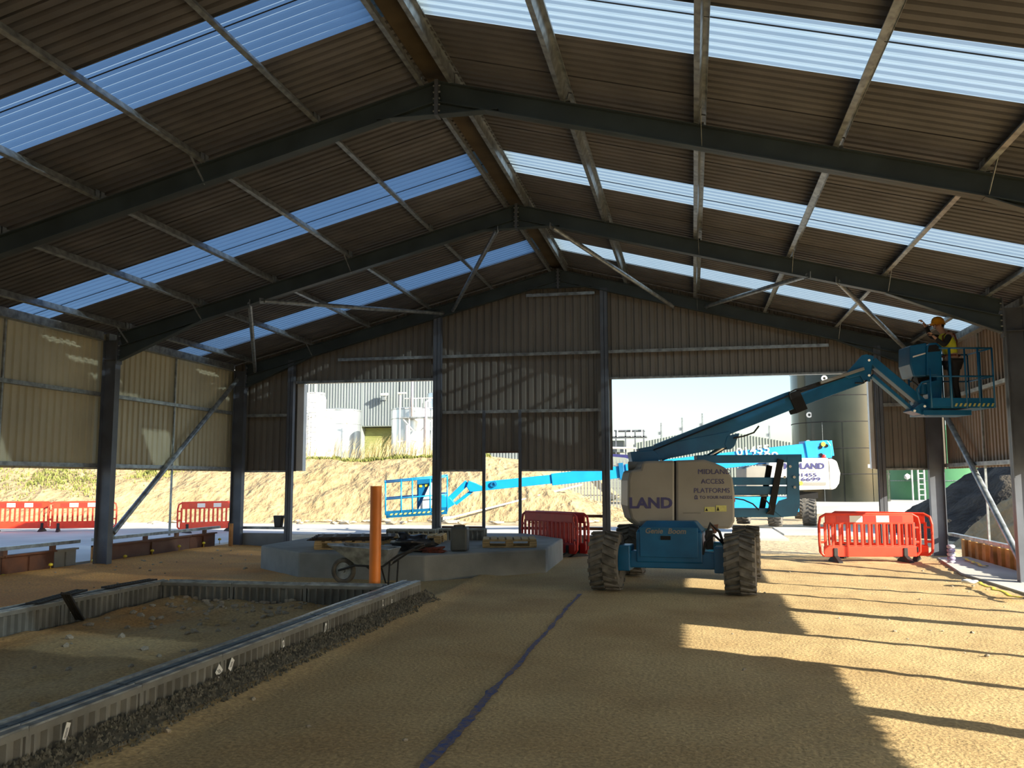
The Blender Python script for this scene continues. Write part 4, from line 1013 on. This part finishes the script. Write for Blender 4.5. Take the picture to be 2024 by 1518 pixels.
# wheelbarrow
t = thing('wheelbarrow', 'old grey wheelbarrow standing before the plinth behind the orange pipe', 'wheelbarrow', (-4.85, 13.2, 0))
WX, WY = -4.85, 13.2
b = MB(); T = [(-.62, -.30, .60), (.32, -.30, .55), (.32, .30, .55), (-.62, .30, .60)]; B = [(-.22, -.18, .32), (.22, -.20, .30), (.22, .20, .30), (-.22, .18, .32)]
b.add([(WX + x, WY + y, z) for x, y, z in T + B], [(0, 1, 5, 4), (1, 2, 6, 5), (2, 3, 7, 6), (3, 0, 4, 7), (4, 5, 6, 7)])
o = b.build('tray', M['galv'], t); md = o.modifiers.new('th', 'SOLIDIFY'); md.thickness = .006
b = MB(); b.tube([(WX + x, WY + y, z) for x, y, z in T], .012, 6, closed=True); b.build('tray_rim', M['galv'], t)
b = MB()
for s_ in (-1, 1):
    b.tube([(WX - .56, WY + s_ * .06, .21), (WX - .25, WY + s_ * .18, .30), (WX + .2, WY + s_ * .2, .29), (WX + .45, WY + s_ * .24, .46), (WX + .78, WY + s_ * .26, .60)], .017, 7)
b.build('frame', M['black'], t, smooth=True)
for s_ in (-1, 1):
    MB().tube([(WX - .05, WY + s_ * .2, .29), (WX + .05, WY + s_ * .2, .22), (WX + .12, WY + s_ * .2, .0), (WX + .30, WY + s_ * .2, .0), (WX + .32, WY + s_ * .2, .36)], .014, 6).build('leg', M['black'], t, smooth=True)
    MB().tube([(WX + .74, WY + s_ * .258, .583), (WX + .88, WY + s_ * .268, .645)], .022, 8).build('grip', M['black'], t, smooth=True)
MB().lathe([(.13, -.03), (.15, -.045), (.185, -.04), (.20, 0), (.185, .04), (.15, .045), (.13, .03)], (WX - .50, WY, .20), (0, 1, 0), 26, closed=True).build('wheel', M['tyre'], t, smooth=True)
MB().lathe([(.01, -.05), (.03, -.05), (.035, -.012), (.135, -.012), (.135, .012), (.035, .012), (.03, .05), (.01, .05)], (WX - .50, WY, .20), (0, 1, 0), 20).build('wheel_rim', M['galv'], t)

# ------------------------------------------------------------------ plastic crowd barriers
def barrier_proto(red, L=2.0, H=.94, nb=13, refl=((-.52, 'red'), (-.26, 'white'), (.0, 'red'), (.26, 'white'), (.52, 'red'))):
    t = thing('safety_barrier', 'x', 'barrier', (0, 0, 0))
    z0 = .10; b = MB(); th = .045
    b.span((-L / 2 + .10, -th / 2, z0), (L / 2 - .10, th / 2, z0 + .20))
    b.span((-L / 2 + .14, -th / 2, H - .20), (L / 2 - .14, th / 2, H - .03))
    b.tube([(-L / 2 + .10, 0, z0 + .02), (-L / 2 + .03, 0, z0 + .09), (-L / 2 + .02, 0, z0 + .3), (-L / 2 + .02, 0, H - .22), (-L / 2 + .05, 0, H - .08), (-L / 2 + .16, 0, H - .02), (0, 0, H - .015), (L / 2 - .16, 0, H - .02), (L / 2 - .05, 0, H - .08), (L / 2 - .02, 0, H - .22), (L / 2 - .02, 0, z0 + .3), (L / 2 - .03, 0, z0 + .09), (L / 2 - .10, 0, z0 + .02)], .028, 8)
    for i in range(nb):
        x = -L / 2 + .14 + i * (L - .28) / (nb - 1); b.span((x - .028, -th * .42, z0 + .18), (x + .028, th * .42, H - .18))
        if i < nb - 1:
            xm = x + (L - .28) / (nb - 1) / 2
            for zz in (z0 + .21, H - .205): b.box((xm, 0, zz), ((L - .28) / (nb - 1), th * .8, .02))
    for s_ in (-1, 1):
        b.span((s_ * (L / 2 - .03), -.015, H * .38), (s_ * (L / 2 - .17), .015, H * .43)); b.span((s_ * (L / 2 - .03), -.015, H * .68), (s_ * (L / 2 - .17), .015, H * .72))
        b.span((s_ * (L / 2), -.03, H * .55), (s_ * (L / 2 - .04), .03, H * .62))
    p = b.build('panel', M[red], t, bevel=.010)
    for x, c in refl:
        for s_ in (-1, 1):
            MB().span((x - .125, s_ * .0235, H - .175), (x + .125, s_ * .0265, H - .05)).build('reflective_board', M['redpl' if c == 'red' else 'white'], t)
    for x in (-L / 2 + .32, L / 2 - .32):
        f = MB(); f.prism([(x - .045, -.30, .0), (x - .045, -.26, .035), (x - .045, -.06, .12), (x - .045, .06, .12), (x - .045, .26, .035), (x - .045, .30, .0)], (.09, 0, 0)); f.span((x - .04, -.045, .1), (x + .04, .045, .27)); f.build('foot', M['black'], t, bevel=.008)
    return t
b1 = barrier_proto('red')
def place_bar(px0, py0, px1, py1, label, group, proto, z=0, first=False, A=None, B=None):
    A = A or ptz(px0, py0, z); B = B or ptz(px1, py1, z); d = B - A; c = (A + B) / 2
    if first: r = proto; r.location = (c.x, c.y, z); r.rotation_euler = (0, 0, math.atan2(d.y, d.x)); r['label'] = label; r['group'] = group
    else: r = dup(proto, (c.x, c.y, z), math.atan2(d.y, d.x), label, group)
    return r
V3 = lambda *a: Vector(a)
place_bar(0, 0, 0, 0, 'front red barrier with reflective boards on the sunlit floor by the right wall', 'red barriers at the right', b1, first=True, A=V3(2.35, 18.35, 0), B=V3(4.35, 18.75, 0))
place_bar(0, 0, 0, 0, 'second red barrier standing behind the sunlit front one by the right doorway jamb', 'red barriers at the right', b1, A=V3(2.75, 19.55, 0), B=V3(4.55, 18.85, 0))
place_bar(0, 0, 0, 0, 'red barrier outside the left wall, cut by the picture edge, with bright reflective boards', 'red barriers outside the left wall', b1, A=V3(-21.75, 24.2, 0), B=V3(-19.85, 24.9, 0))
place_bar(0, 0, 0, 0, 'red barrier outside the left wall, between the edge one and the column', 'red barriers outside the left wall', b1, A=V3(-19.75, 24.6, 0), B=V3(-18.2, 25.6, 0))
place_bar(0, 0, 0, 0, 'red barrier outside seen beyond the diagonal tube of the left wall', 'red barriers outside the left wall', b1, A=V3(-15.35, 24.6, 0), B=V3(-14.2, 26.2, 0))
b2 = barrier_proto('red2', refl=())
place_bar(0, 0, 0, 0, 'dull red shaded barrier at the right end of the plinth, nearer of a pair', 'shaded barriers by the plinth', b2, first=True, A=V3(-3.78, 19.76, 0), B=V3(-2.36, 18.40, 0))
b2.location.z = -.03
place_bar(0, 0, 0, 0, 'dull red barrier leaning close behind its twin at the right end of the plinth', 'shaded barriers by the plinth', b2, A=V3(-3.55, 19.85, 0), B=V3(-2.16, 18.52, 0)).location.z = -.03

# ------------------------------------------------------------------ things at the right foot of the wall
p = ptz(1881, 1114, .03)
t = thing('hose_post', 'lilac and white wrapped post standing by the right wall column', 'post', (p.x, p.y, .02))
for i in range(5):
    MB().lathe([(.045, 0), (.07, .015), (.075, .05), (.05, .07)], (p.x, p.y, .02 + i * .072), n=14).build('wrap_ring', mat('lilac_wrap%d' % i, ((.55, .50, .62), (.32, .28, .45))[i % 2], .6), t, smooth=True)
p = ptz(1917, 1152, .06); o = MB().lathe([(.05, -.03), (.11, -.02), (.12, .0), (.11, .02), (.05, .03)], (p.x, p.y, p.z + .02), n=20, closed=True).build('white_coil', M['white'], smooth=True); tag(o, 'small white hose coil on the ground near the right column', 'coil')
def strip(a, b, w, nm, lab, cat, m_='yellow', n=16, grp=None):
    mb = MB(); d = (b - a); s = Vector((-d.y, d.x, 0)).normalized()
    for i in range(n + 1):
        q = a + d * i / n + s * .03 * math.sin(i * 1.3) + Z * (.01 + .008 * math.sin(i * 2.1)); mb.v += [q - s * w, q + s * w, q + s * w * .6 + Z * .012, q - s * w * .6 + Z * .012]
    for i in range(n):
        for j in range(4): mb.f.append((i * 4 + j, i * 4 + (j + 1) % 4, (i + 1) * 4 + (j + 1) % 4, (i + 1) * 4 + j))
    o = mb.build(nm, M[m_], smooth=True); return tag(o, lab, cat, grp)
strip(ptz(1928, 1152, .06), ptz(2012, 1184, .06), .035, 'yellow_hose', 'flat yellow hose running from the white coil to the right edge', 'hose')
strip(ptz(1905, 1105, .06), ptz(1948, 1121, .06), .03, 'yellow_hose', 'short length of flat yellow hose beside the right wall column', 'hose')

# ------------------------------------------------------------------ ground outside: banks, mounds
def interp(ps, t):
    n = len(ps) - 1; f = min(n - 1e-6, max(0, t * n)); i = int(f); f -= i
    return [ps[i][k] + (ps[i + 1][k] - ps[i][k]) * f for k in range(len(ps[0]))]
BL = [(-75, 14), (-45, 20), (-24, 27.6), (-20.4, 31), (-13.4, 33.6), (-7.4, 34.2), (-4.0, 34.2), (-2.4, 36.5), (-2.0, 42)]
CL = [(-85, 24, 3.2), (-52, 30, 3.2), (-29, 36.0, 2.75), (-23, 38, 2.5), (-15, 39.0, 2.55), (-9.6, 39.0, 2.78), (-7.6, 40.0, 2.2), (-6.2, 42, .9), (-5.5, 44, .3)]
nu, nv = 420, 46; vs = []; fs = []
for i in range(nu + 1):
    t_ = i / nu; b_ = interp(BL, t_); c_ = interp(CL, t_)
    for j in range(nv + 1):
        s_ = j / nv
        if s_ < .7:
            q = s_ / .7; x = b_[0] + (c_[0] - b_[0]) * q; y = b_[1] + (c_[1] - b_[1]) * q; z = c_[2] * (1 - max(0, 1 - q) ** 1.5) ; k_ = min(1, 4 * q * (1.15 - q) + .15)
            z += k_ * (.20 * noise.noise(Vector((x * .6, y * .6, z))) + .13 * noise.noise(Vector((x * 2.2, y * 2.2, z * 2))) + .06 * noise.noise(Vector((x * 6, y * 6, z * 5))))
        else:
            q = (s_ - .7) / .3; x = c_[0]; y = c_[1] + q * 30; z = c_[2] + .05 * noise.noise(Vector((x, y, 0)))
        vs.append((x, y, z - .04))
for i in range(nu):
    for j in range(nv): fs.append((i * (nv + 1) + j, (i + 1) * (nv + 1) + j, (i + 1) * (nv + 1) + j + 1, i * (nv + 1) + j + 1))
me = bpy.data.meshes.new('earth_bank'); me.from_pydata(vs, [], fs); me.materials.append(M['bank']); me.shade_smooth()
o = bpy.data.objects.new('earth_bank', me); COL.objects.link(o); tag(o, 'long sunlit bank of dug sandy earth beyond the road', 'earth bank')
def bank_pt(t_, q):
    b_ = interp(BL, t_); c_ = interp(CL, t_); x = b_[0] + (c_[0] - b_[0]) * q; y = b_[1] + (c_[1] - b_[1]) * q; z = c_[2] * (1 - max(0, 1 - q) ** 1.5)
    k_ = min(1, 4 * q * (1.15 - q) + .15) if q < 1 else .3
    z += k_ * (.20 * noise.noise(Vector((x * .6, y * .6, z))) + .13 * noise.noise(Vector((x * 2.2, y * 2.2, z * 2))))
    return Vector((x, y, z - .04))
def blades(name, mt, n, fn, hmin, hmax, w, lean, label):
    mb = MB()
    for i in range(n):
        p = fn(); h = random.uniform(hmin, hmax); a = random.uniform(-1, 1); l = Vector((random.uniform(*lean), random.uniform(-.15, .15), 0)) * h
        s = Vector((math.cos(a), math.sin(a), 0)) * w
        mb.v += [p - s, p + s, p + l * .35 + Z * h * .6 + s * .7, p + l * .35 + Z * h * .6 - s * .7, p + l + Z * h]; k = len(mb.v) - 5
        mb.f += [(k, k + 1, k + 2, k + 3), (k + 3, k + 2, k + 4)]
    o = mb.build(name, M[mt]); return tag(o, label, 'grass', kind='stuff')
blades('dry_grass', 'dry', 900, lambda: bank_pt(random.uniform(.41, .60), random.uniform(.96, 1.02)) - Z * .05, .4, 1.25, .009, (.0, .7), 'tall straw-coloured grass on the crest of the bank before the tanks')
blades('green_grass', 'grass', 6000, lambda: bank_pt(random.uniform(.30, .66), random.uniform(.93, 1.0)), .05, .16, .02, (-.4, .4), 'short green grass along the crest of the sandy bank')
def patch():
    c = random.choice([(.262, .55), (.275, .5), (.30, .45), (.345, .65), (.36, .75), (.225, .45), (.235, .60), (.245, .4)]); return bank_pt(c[0] + random.gauss(0, .009), min(.98, max(.1, c[1] + random.gauss(0, .09))))
blades('green_weeds', 'grass', 3500, patch, .05, .16, .025, (-.4, .4), 'patches of green weeds growing on the left part of the bank')
# lumps of soil along the foot of the bank
for i in range(60):
    t_ = random.uniform(.36, .78); p_ = bank_pt(t_, .02); o = bpy.data.objects.new('soil_clod', random.choice(SM)); COL.objects.link(o); r = random.uniform(.08, .24); o.scale = (r * 1.5, r, r * .6); o.location = p_ + Vector((0, -random.uniform(.1, 2.6), 0)); o.location.z = .02; o.rotation_euler = (0, 0, random.uniform(0, 6))
    tag(o, 'clod of sandy soil at the foot of the bank beside the road', 'clod', 'clods at the foot of the bank')
def mound(name, cx, cy, rx, ry, h, mt, label, n=70, rough=.3, p=1.3):
    vs = []; fs = []
    for j in range(n + 1):
        for i in range(n + 1):
            u = (i / n - .5) * 2; v = (j / n - .5) * 2; r = math.hypot(u, v); x = cx + u * rx; y = cy + v * ry
            k_ = max(0, 1 - r) ** p; z = h * k_ + (rough * k_ ** .5 if k_ > 0 else 0) * (noise.noise(Vector((x * .9, y * .9, 0))) + .5 * noise.noise(Vector((x * 3, y * 3, 0)))) - .06
            vs.append((x, y, z))
    for j in range(n):
        for i in range(n): fs.append((j * (n + 1) + i, j * (n + 1) + i + 1, (j + 1) * (n + 1) + i + 1, (j + 1) * (n + 1) + i))
    me = bpy.data.meshes.new(name); me.from_pydata(vs, [], fs); me.materials.append(M[mt]); me.shade_smooth(); o = bpy.data.objects.new(name, me); COL.objects.link(o); return tag(o, label, 'soil heap')
mound('soil_heap', 12.5, 29.5, 6.8, 7.0, 4.4, 'shadedsoil', 'big soil heap outside the right wall, shade put into its dark colour', p=1.0, rough=.5, n=110)
mound('soil_heap', 8.9, 23.6, 2.7, 2.6, 2.5, 'bank', 'smaller sunlit sandy heap in front of the dark one outside the right wall', p=1.1, rough=.5)
mound('soil_heap', -6.2, 39.0, 3.6, 3.6, 1.5, 'bank', 'sandy heap at the foot of the palisade fence', p=1.0, rough=.2)
def gw(): 
    return Vector((random.gauss(7.7, .5), random.gauss(21.6, .5), .25 + random.random() * .4))
# pole leaning on the bank
o = MB().cyl(ptz(880, 1026, .1), pt(1150, 958, 37.2), .035, 8).build('white_pole', M['white']); tag(o, 'long white pole lying up the face of the bank behind the basket', 'pole')
o = MB().prism([ptz(875, 1029, .02), ptz(940, 1025, .02), ptz(925, 1014, .02), ptz(885, 1016, .02)], (0, 0, .16)).build('tarpaulin', M['galv'], bevel=.04); tag(o, 'grey folded tarpaulin lying on the soil below the basket', 'tarpaulin')
# palisade fence
t = thing('palisade_fence', 'pale steel palisade fence beyond the heap, left of the shed lift', 'fence', (-4.2, 42.6, 0))
mb = MB().prism([(0, -.035, 0), (.07, 0, 0), (0, .035, 0)], (0, 0, 2.2)); mb.add([(0, -.035, 2.2), (.07, 0, 2.2), (0, .035, 2.2), (.03, 0, 2.36)], [(0, 1, 3), (1, 2, 3), (2, 0, 3)])
mep = mb.mesh('pale', M['galv'])
for i in range(26):
    o = bpy.data.objects.new('pale', mep); COL.objects.link(o); o.parent = t; o.location = (-2.0 + i * .155, .06 * 0, .25); o.rotation_euler = (0, 0, PI / 2)
for z_ in (.6, 2.0): MB().beam((-6.3, 42.68, z_ + .25), (-2.1, 42.68, z_ + .25), .03, .05).build('fence_rail', M['galv'], t)

# ------------------------------------------------------------------ far buildings and tanks
def ribwall(P0, ex, out, L, zf, zt, pitch, depth, name, mt, parent):
    mb = MB(); n = int(L / pitch); us = []
    for k_ in range(n): us += [(k_ * pitch, 0), ((k_ + .5) * pitch, 0), ((k_ + .6) * pitch, depth), ((k_ + .9) * pitch, depth)]
    us.append((n * pitch, 0)); P0 = Vector(P0); ex = Vector(ex); out = Vector(out)
    for u_, d in us:
        p = P0 + ex * u_ + out * d; mb.v += [Vector((p.x, p.y, zf(u_))), Vector((p.x, p.y, zt(u_)))]
    for i in range(len(us) - 1): mb.f.append((2 * i, 2 * i + 1, 2 * i + 3, 2 * i + 2))
    return mb.build(name, M[mt], parent)
B1 = thing('factory_building', 'tall grey-blue ribbed factory building behind the tanks, with an olive roller door', 'building', (-22, 57, 2.6))
ribwall((-21.6, 56, 0), (-1, 0, 0), (0, 1, 0), 16, lambda u: 2.4, lambda u: 11.5, .20, .06, 'ribbed_wall', 'factory', B1)
ribwall((-18.95, 56, 0), (1, 0, 0), (0, 1, 0), 9.2, lambda u: 2.4, lambda u: 11.5, .20, .06, 'ribbed_wall', 'factory', B1)
ribwall((-21.6, 56, 0), (1, 0, 0), (0, 1, 0), 2.65, lambda u: 5.2, lambda u: 11.5, .20, .06, 'ribbed_wall', 'factory', B1)
MB().span((-38, 56.75, 2.4), (-9.8, 66, 11.5)).build('building_body', M['factory2'], B1)
mb = MB(); mb.span((-21.95, 55.95, 2.4), (-21.62, 56.7, 5.2)); mb.span((-21.95, 56.02, 5.14), (-18.9, 56.7, 5.2)); mb.build('door_surround', M['factory2'], B1)
mb = MB()
for i in range(26): mb.add([(-21.6, 56.665, 2.5 + i * .1), (-18.95, 56.665, 2.5 + i * .1), (-18.95, 56.62, 2.55 + i * .1), (-21.6, 56.62, 2.55 + i * .1), (-21.6, 56.665, 2.6 + i * .1), (-18.95, 56.665, 2.6 + i * .1)], [(0, 1, 2, 3), (3, 2, 5, 4)])
mb.build('roller_door', M['rolldoor'], B1)
t = thing('wall_lamp', 'grey floodlight bracketed on the factory wall above the roller door', 'lamp', (-19.8, 55.6, 6.9))
MB().prism([(-20.15, 55.4, 7.12), (-19.65, 55.4, 7.12), (-19.65, 55.4, 7.28), (-20.15, 55.4, 7.28)], (0, .35, .06)).build('lamp_head', M['white'], t, bevel=.06)
mb = MB(); mb.beam((-19.9, 55.6, 7.2), (-19.9, 55.98, 6.9), .08, .08); mb.span((-19.98, 55.5, 6.85), (-19.8, 55.8, 7.12)); mb.build('bracket', M['galv'], t)
def tank(label, cx, cy, r, z0, z1, mt, dome=.0, rings=(), cat='tank'):
    t = thing('storage_tank', label, cat, (cx, cy, z0))
    pf = [(r, 0), (r, z1 - z0)]
    if dome: pf += [(r * .85, z1 - z0 + dome * .45), (r * .45, z1 - z0 + dome * .9), (.02, z1 - z0 + dome)]
    MB().lathe(pf, (cx, cy, z0), n=48).build('shell', M[mt], t, auto=.6)
    for z in rings: MB().lathe([(r, -.02), (r + .03, -.02), (r + .03, .02), (r, .02)], (cx, cy, z), n=48, closed=True).build('shell_ring', M['galv' if mt != 'silo' else 'dark'], t)
    return t
tw = tank('bright white insulated tank with a railed top in the left doorway', -22.15, 48.2, 1.55, 2.3, 5.35, 'white', .45, (5.2,))
mb = MB(); cx, cy = -22.15, 48.2
mb.lathe([(1.25, 5.5), (1.25, 6.3), (1.15, 6.5), (.8, 6.55)], (cx, cy, 0), n=32); mb.build('top_cover', M['white'], tw, auto=.6)
mb = MB()
for z in (6.2, 6.55): mb.tube([(cx + .9 + .6 * math.cos(a), cy - .7 + .5 * math.sin(a), z) for a in lin(0, 2 * PI, .5)], .03, 6, closed=True)
for a in lin(0, 2 * PI, .6): mb.tube([(cx + .9 + .6 * math.cos(a), cy - .7 + .5 * math.sin(a), 5.5), (cx + .9 + .6 * math.cos(a), cy - .7 + .5 * math.sin(a), 6.55)], .025, 6)
for a in (0, 1.4): mb.tube([(cx + .8 + .3 * a, cy - 1.2, 6.5), (cx + .8 + .3 * a, cy - 1.2, 7.15)], .03, 6)
mb.tube([(cx + .8, cy - 1.2, 7.1), (cx + 1.25, cy - 1.2, 7.1)], .03, 6); mb.build('top_railing', M['white'], tw)
mb = MB()
for dx in (-.2, .2): mb.tube([(cx + 1.1 + dx, cy - 1.35, 2.4), (cx + 1.1 + dx, cy - 1.35, 6.2)], .025, 6)
for i in range(13): mb.tube([(cx + .9, cy - 1.35, 2.6 + i * .28), (cx + 1.3, cy - 1.35, 2.6 + i * .28)], .018, 5)
for i in range(4): mb.tube([(cx + 1.1 + .42 * math.cos(a), cy - 1.4 - .5 * math.sin(a), 3.2 + i * .7) for a in lin(0, PI, .5)], .02, 5)
mb.build('caged_ladder', M['galv'], tw)
tank('grey steel tank just right of the white one', -20.55, 49.9, 1.15, 2.3, 5.75, 'stainless', .12, (5.7, 4.9))
tr_ = tank('shiny steel tank right of the roller door', -15.75, 48.6, 1.12, 2.4, 5.62, 'stainless', .12, (5.58, 5.05))
tb = tank('second steel tank cut off by the gable post', -14.05, 49.5, 1.0, 2.4, 6.55, 'stainless', .12, (4.4,))
t = thing('access_platform', 'small steel access platform with posts and pipes before the two steel tanks', 'platform', (-14.6, 47.2, 2.4))
MB().span((-15.8, 46.9, 5.0), (-13.6, 47.5, 5.07)).build('deck', M['galv'], t)
mb = MB()
for x in (-15.9, -15.35, -14.5): mb.tube([(x, 47.0, 2.4), (x, 47.0, 5.0 if x > -15.9 else 6.45)], .045, 6)
for x in (-15.3, -14.95, -14.6, -14.2, -13.8): mb.tube([(x, 46.95, 5.0), (x, 46.95, 6.1)], .025, 5)
for z in (5.55, 6.1): mb.tube([(-15.6, 46.95, z), (-13.6, 46.95, z)], .025, 5)
mb.tube([(-15.7, 47, 4.95), (-14.9, 47, 4.1), (-14.0, 47, 4.95)], .04, 5); mb.tube([(-16.0, 47, 3.7), (-15.2, 47, 3.8), (-14.9, 47, 3.7)], .05, 6); mb.tube([(-16.0, 46.9, 6.4), (-15.5, 46.9, 6.4)], .05, 6)
mb.build('posts_and_rails', M['white'], t)
mb = MB(); mb.tube([(-15.15, 46.9, 5.1), (-15.15, 46.9, 7.2)], .07, 8); mb.tube([(-14.35, 46.9, 2.5), (-14.35, 46.9, 5.9), (-14.1, 46.9, 6.0)], .08, 8); mb.tube([(-15.45, 46.9, 2.5), (-15.45, 46.9, 4.6)], .06, 8); mb.build('pipes', mat('pale_pink_pipe', (.65, .55, .58), .4), t, smooth=True)
TX, TY, TR_ = 8.80, 57.0, 2.75
ts = tank('very tall dark glossy tank in the right doorway', TX, TY, TR_, .3, 9.2, 'silo', .05, (1.9, 3.4, 4.95, 6.5, 8.05))
for x, z in ((TX - 1.1, 7.5), (TX - 1.95, 5.4), (TX - 2.05, 3.75)):
    dy = -math.sqrt(TR_ ** 2 - (x - TX) ** 2); MB().lathe([(.08, 0), (.17, 0), (.17, .06), (.08, .06)], (x, TY + dy - .05, z), (Vector((0, -1, 0))), 16, closed=True).build('round_port', M['white'], ts)
for x in (TX - 1.3, TX - .2, TX + 1.4):
    dy = -math.sqrt(TR_ ** 2 - (x - TX) ** 2); MB().beam((x, TY + dy - .01, .3), (x, TY + dy - .01, 4.95 if x < TX else 9.1), .03, .015).build('seam_strip', M['galv' if x < TX - 1 else 'silo'], ts)
dy = -math.sqrt(TR_ ** 2 - 1.3 ** 2); MB().box((TX + 1.25, TY + dy - .05, 2.35), (.3, .06, .2)).build('tank_plate', M['white'], ts)
gt = tank('green round tank low beyond the gap under the right gable cladding', 16.4, 63, 4.3, -.05, 4.6, 'green', .5, (1.5,))
t = thing('white_pipes', 'white ladder and pipes before the green tank', 'pipes', (13.6, 58.6, 0))
for x in (13.2, 13.55, 13.9): MB().tube([(x, 58.6, 0), (x, 58.6, 3.2)], .05, 6).build('upright', M['white'], t)
for i in range(9): MB().tube([(13.55, 58.6, .3 + i * .33), (13.9, 58.6, .3 + i * .33)], .03, 5).build('rung', M['white'], t)
MB().blob((12.9, 58.5, 1.75), .2, 1, 0).build('float_ball', M['white'], t)
B2 = thing('shed_building', 'low grey corrugated building with a shallow gable on the horizon', 'building', (2, 92, 0))
gf = lambda u: 1.5
ribwall((-5.7, 90, 0), (1, 0, 0), (0, -1, 0), 15.4, lambda u: -.1, lambda u: 5.15 + 1.45 * (1 - abs(u - 7.4) / 7.8), .28, .06, 'ribbed_wall', 'factory2', B2)
MB().prism([(-5.8, 90.1, 5.1), (1.7, 90.1, 6.68), (9.8, 90.1, 5.05), (9.8, 90.1, -.1), (-5.8, 90.1, -.1)], (0, 25, 0)).build('building_body', M['factory2'], B2)
for x, z, h in ((-3.05, 5.7, 1.6), (-.95, 6.1, 1.7), (1.05, 6.5, 1.7), (7.5, 5.4, 1.5)):
    t = thing('flue_mast', 'x', 'mast', (x, 91, z), 'masts on the horizon roof')
    t['label'] = {-3.05: 'thin roof mast farthest left on the horizon building', -.95: 'thin roof mast second from left on the horizon building', 1.05: 'thin roof mast near the gable top of the horizon building', 7.5: 'thin roof mast seen just under the shed lift boom'}[x]
    MB().beam((x, 91, z), (x, 91, z + h), .16, .16).build('mast', M['galv'], t); MB().box((x - .18, 91, z + .55), (.3, .1, .3)).build('bracket', M['galv'], t)
t = thing('process_plant', 'cluttered steel plant with platforms and pipes left of the horizon building', 'plant', (-6, 86, 0))
mb = MB(); mb.span((-10, 86, -.1), (-7.0, 90, 4.2)); mb.span((-8.6, 85, 4.2), (-6.4, 88, 5.3)); mb.build('plant_rooms', M['factory2'], t)
mb = MB(); mb.span((-7.6, 84, 5.55), (-4.2, 86, 5.68)); mb.span((-7.2, 84.1, 6.15), (-4.4, 86, 6.25))
for x in (-7.1, -6.2, -5.3, -4.5): mb.span((x, 84, 2), (x + .12, 84.1, 6.2))
mb.build('platform', M['steel'], t)
mb = MB()
for x in (-6.9, -5.6, -4.6): mb.tube([(x, 84, 5.6), (x, 84, 7.0)], .06, 5)
mb.tube([(-8.5, 83.8, 4.6), (-5.2, 83.8, 4.5), (-5.2, 83.8, 3.0)], .12, 6); mb.build('pipework', M['white'], t)
mb = MB(); mb.prism([(-8.4, 83.5, 3.4), (-5.3, 83.5, 3.4), (-5.9, 83.5, 3.9), (-7.6, 83.5, 4.0)], (0, 2, 0)); mb.build('dark_roof', M['navy'], t)
mb = MB(); mb.prism([(-8.4, 70, -.1), (-3.9, 70, -.1), (-3.9, 70, 2.6), (-5.2, 70, 3.3), (-8.4, 70, 3.6)], (0, 4, 0)); o = mb.build('low_roof', M['factory2']); tag(o, 'pale low sloping roof just above the blue boom outside, left of the shed lift', 'roof')
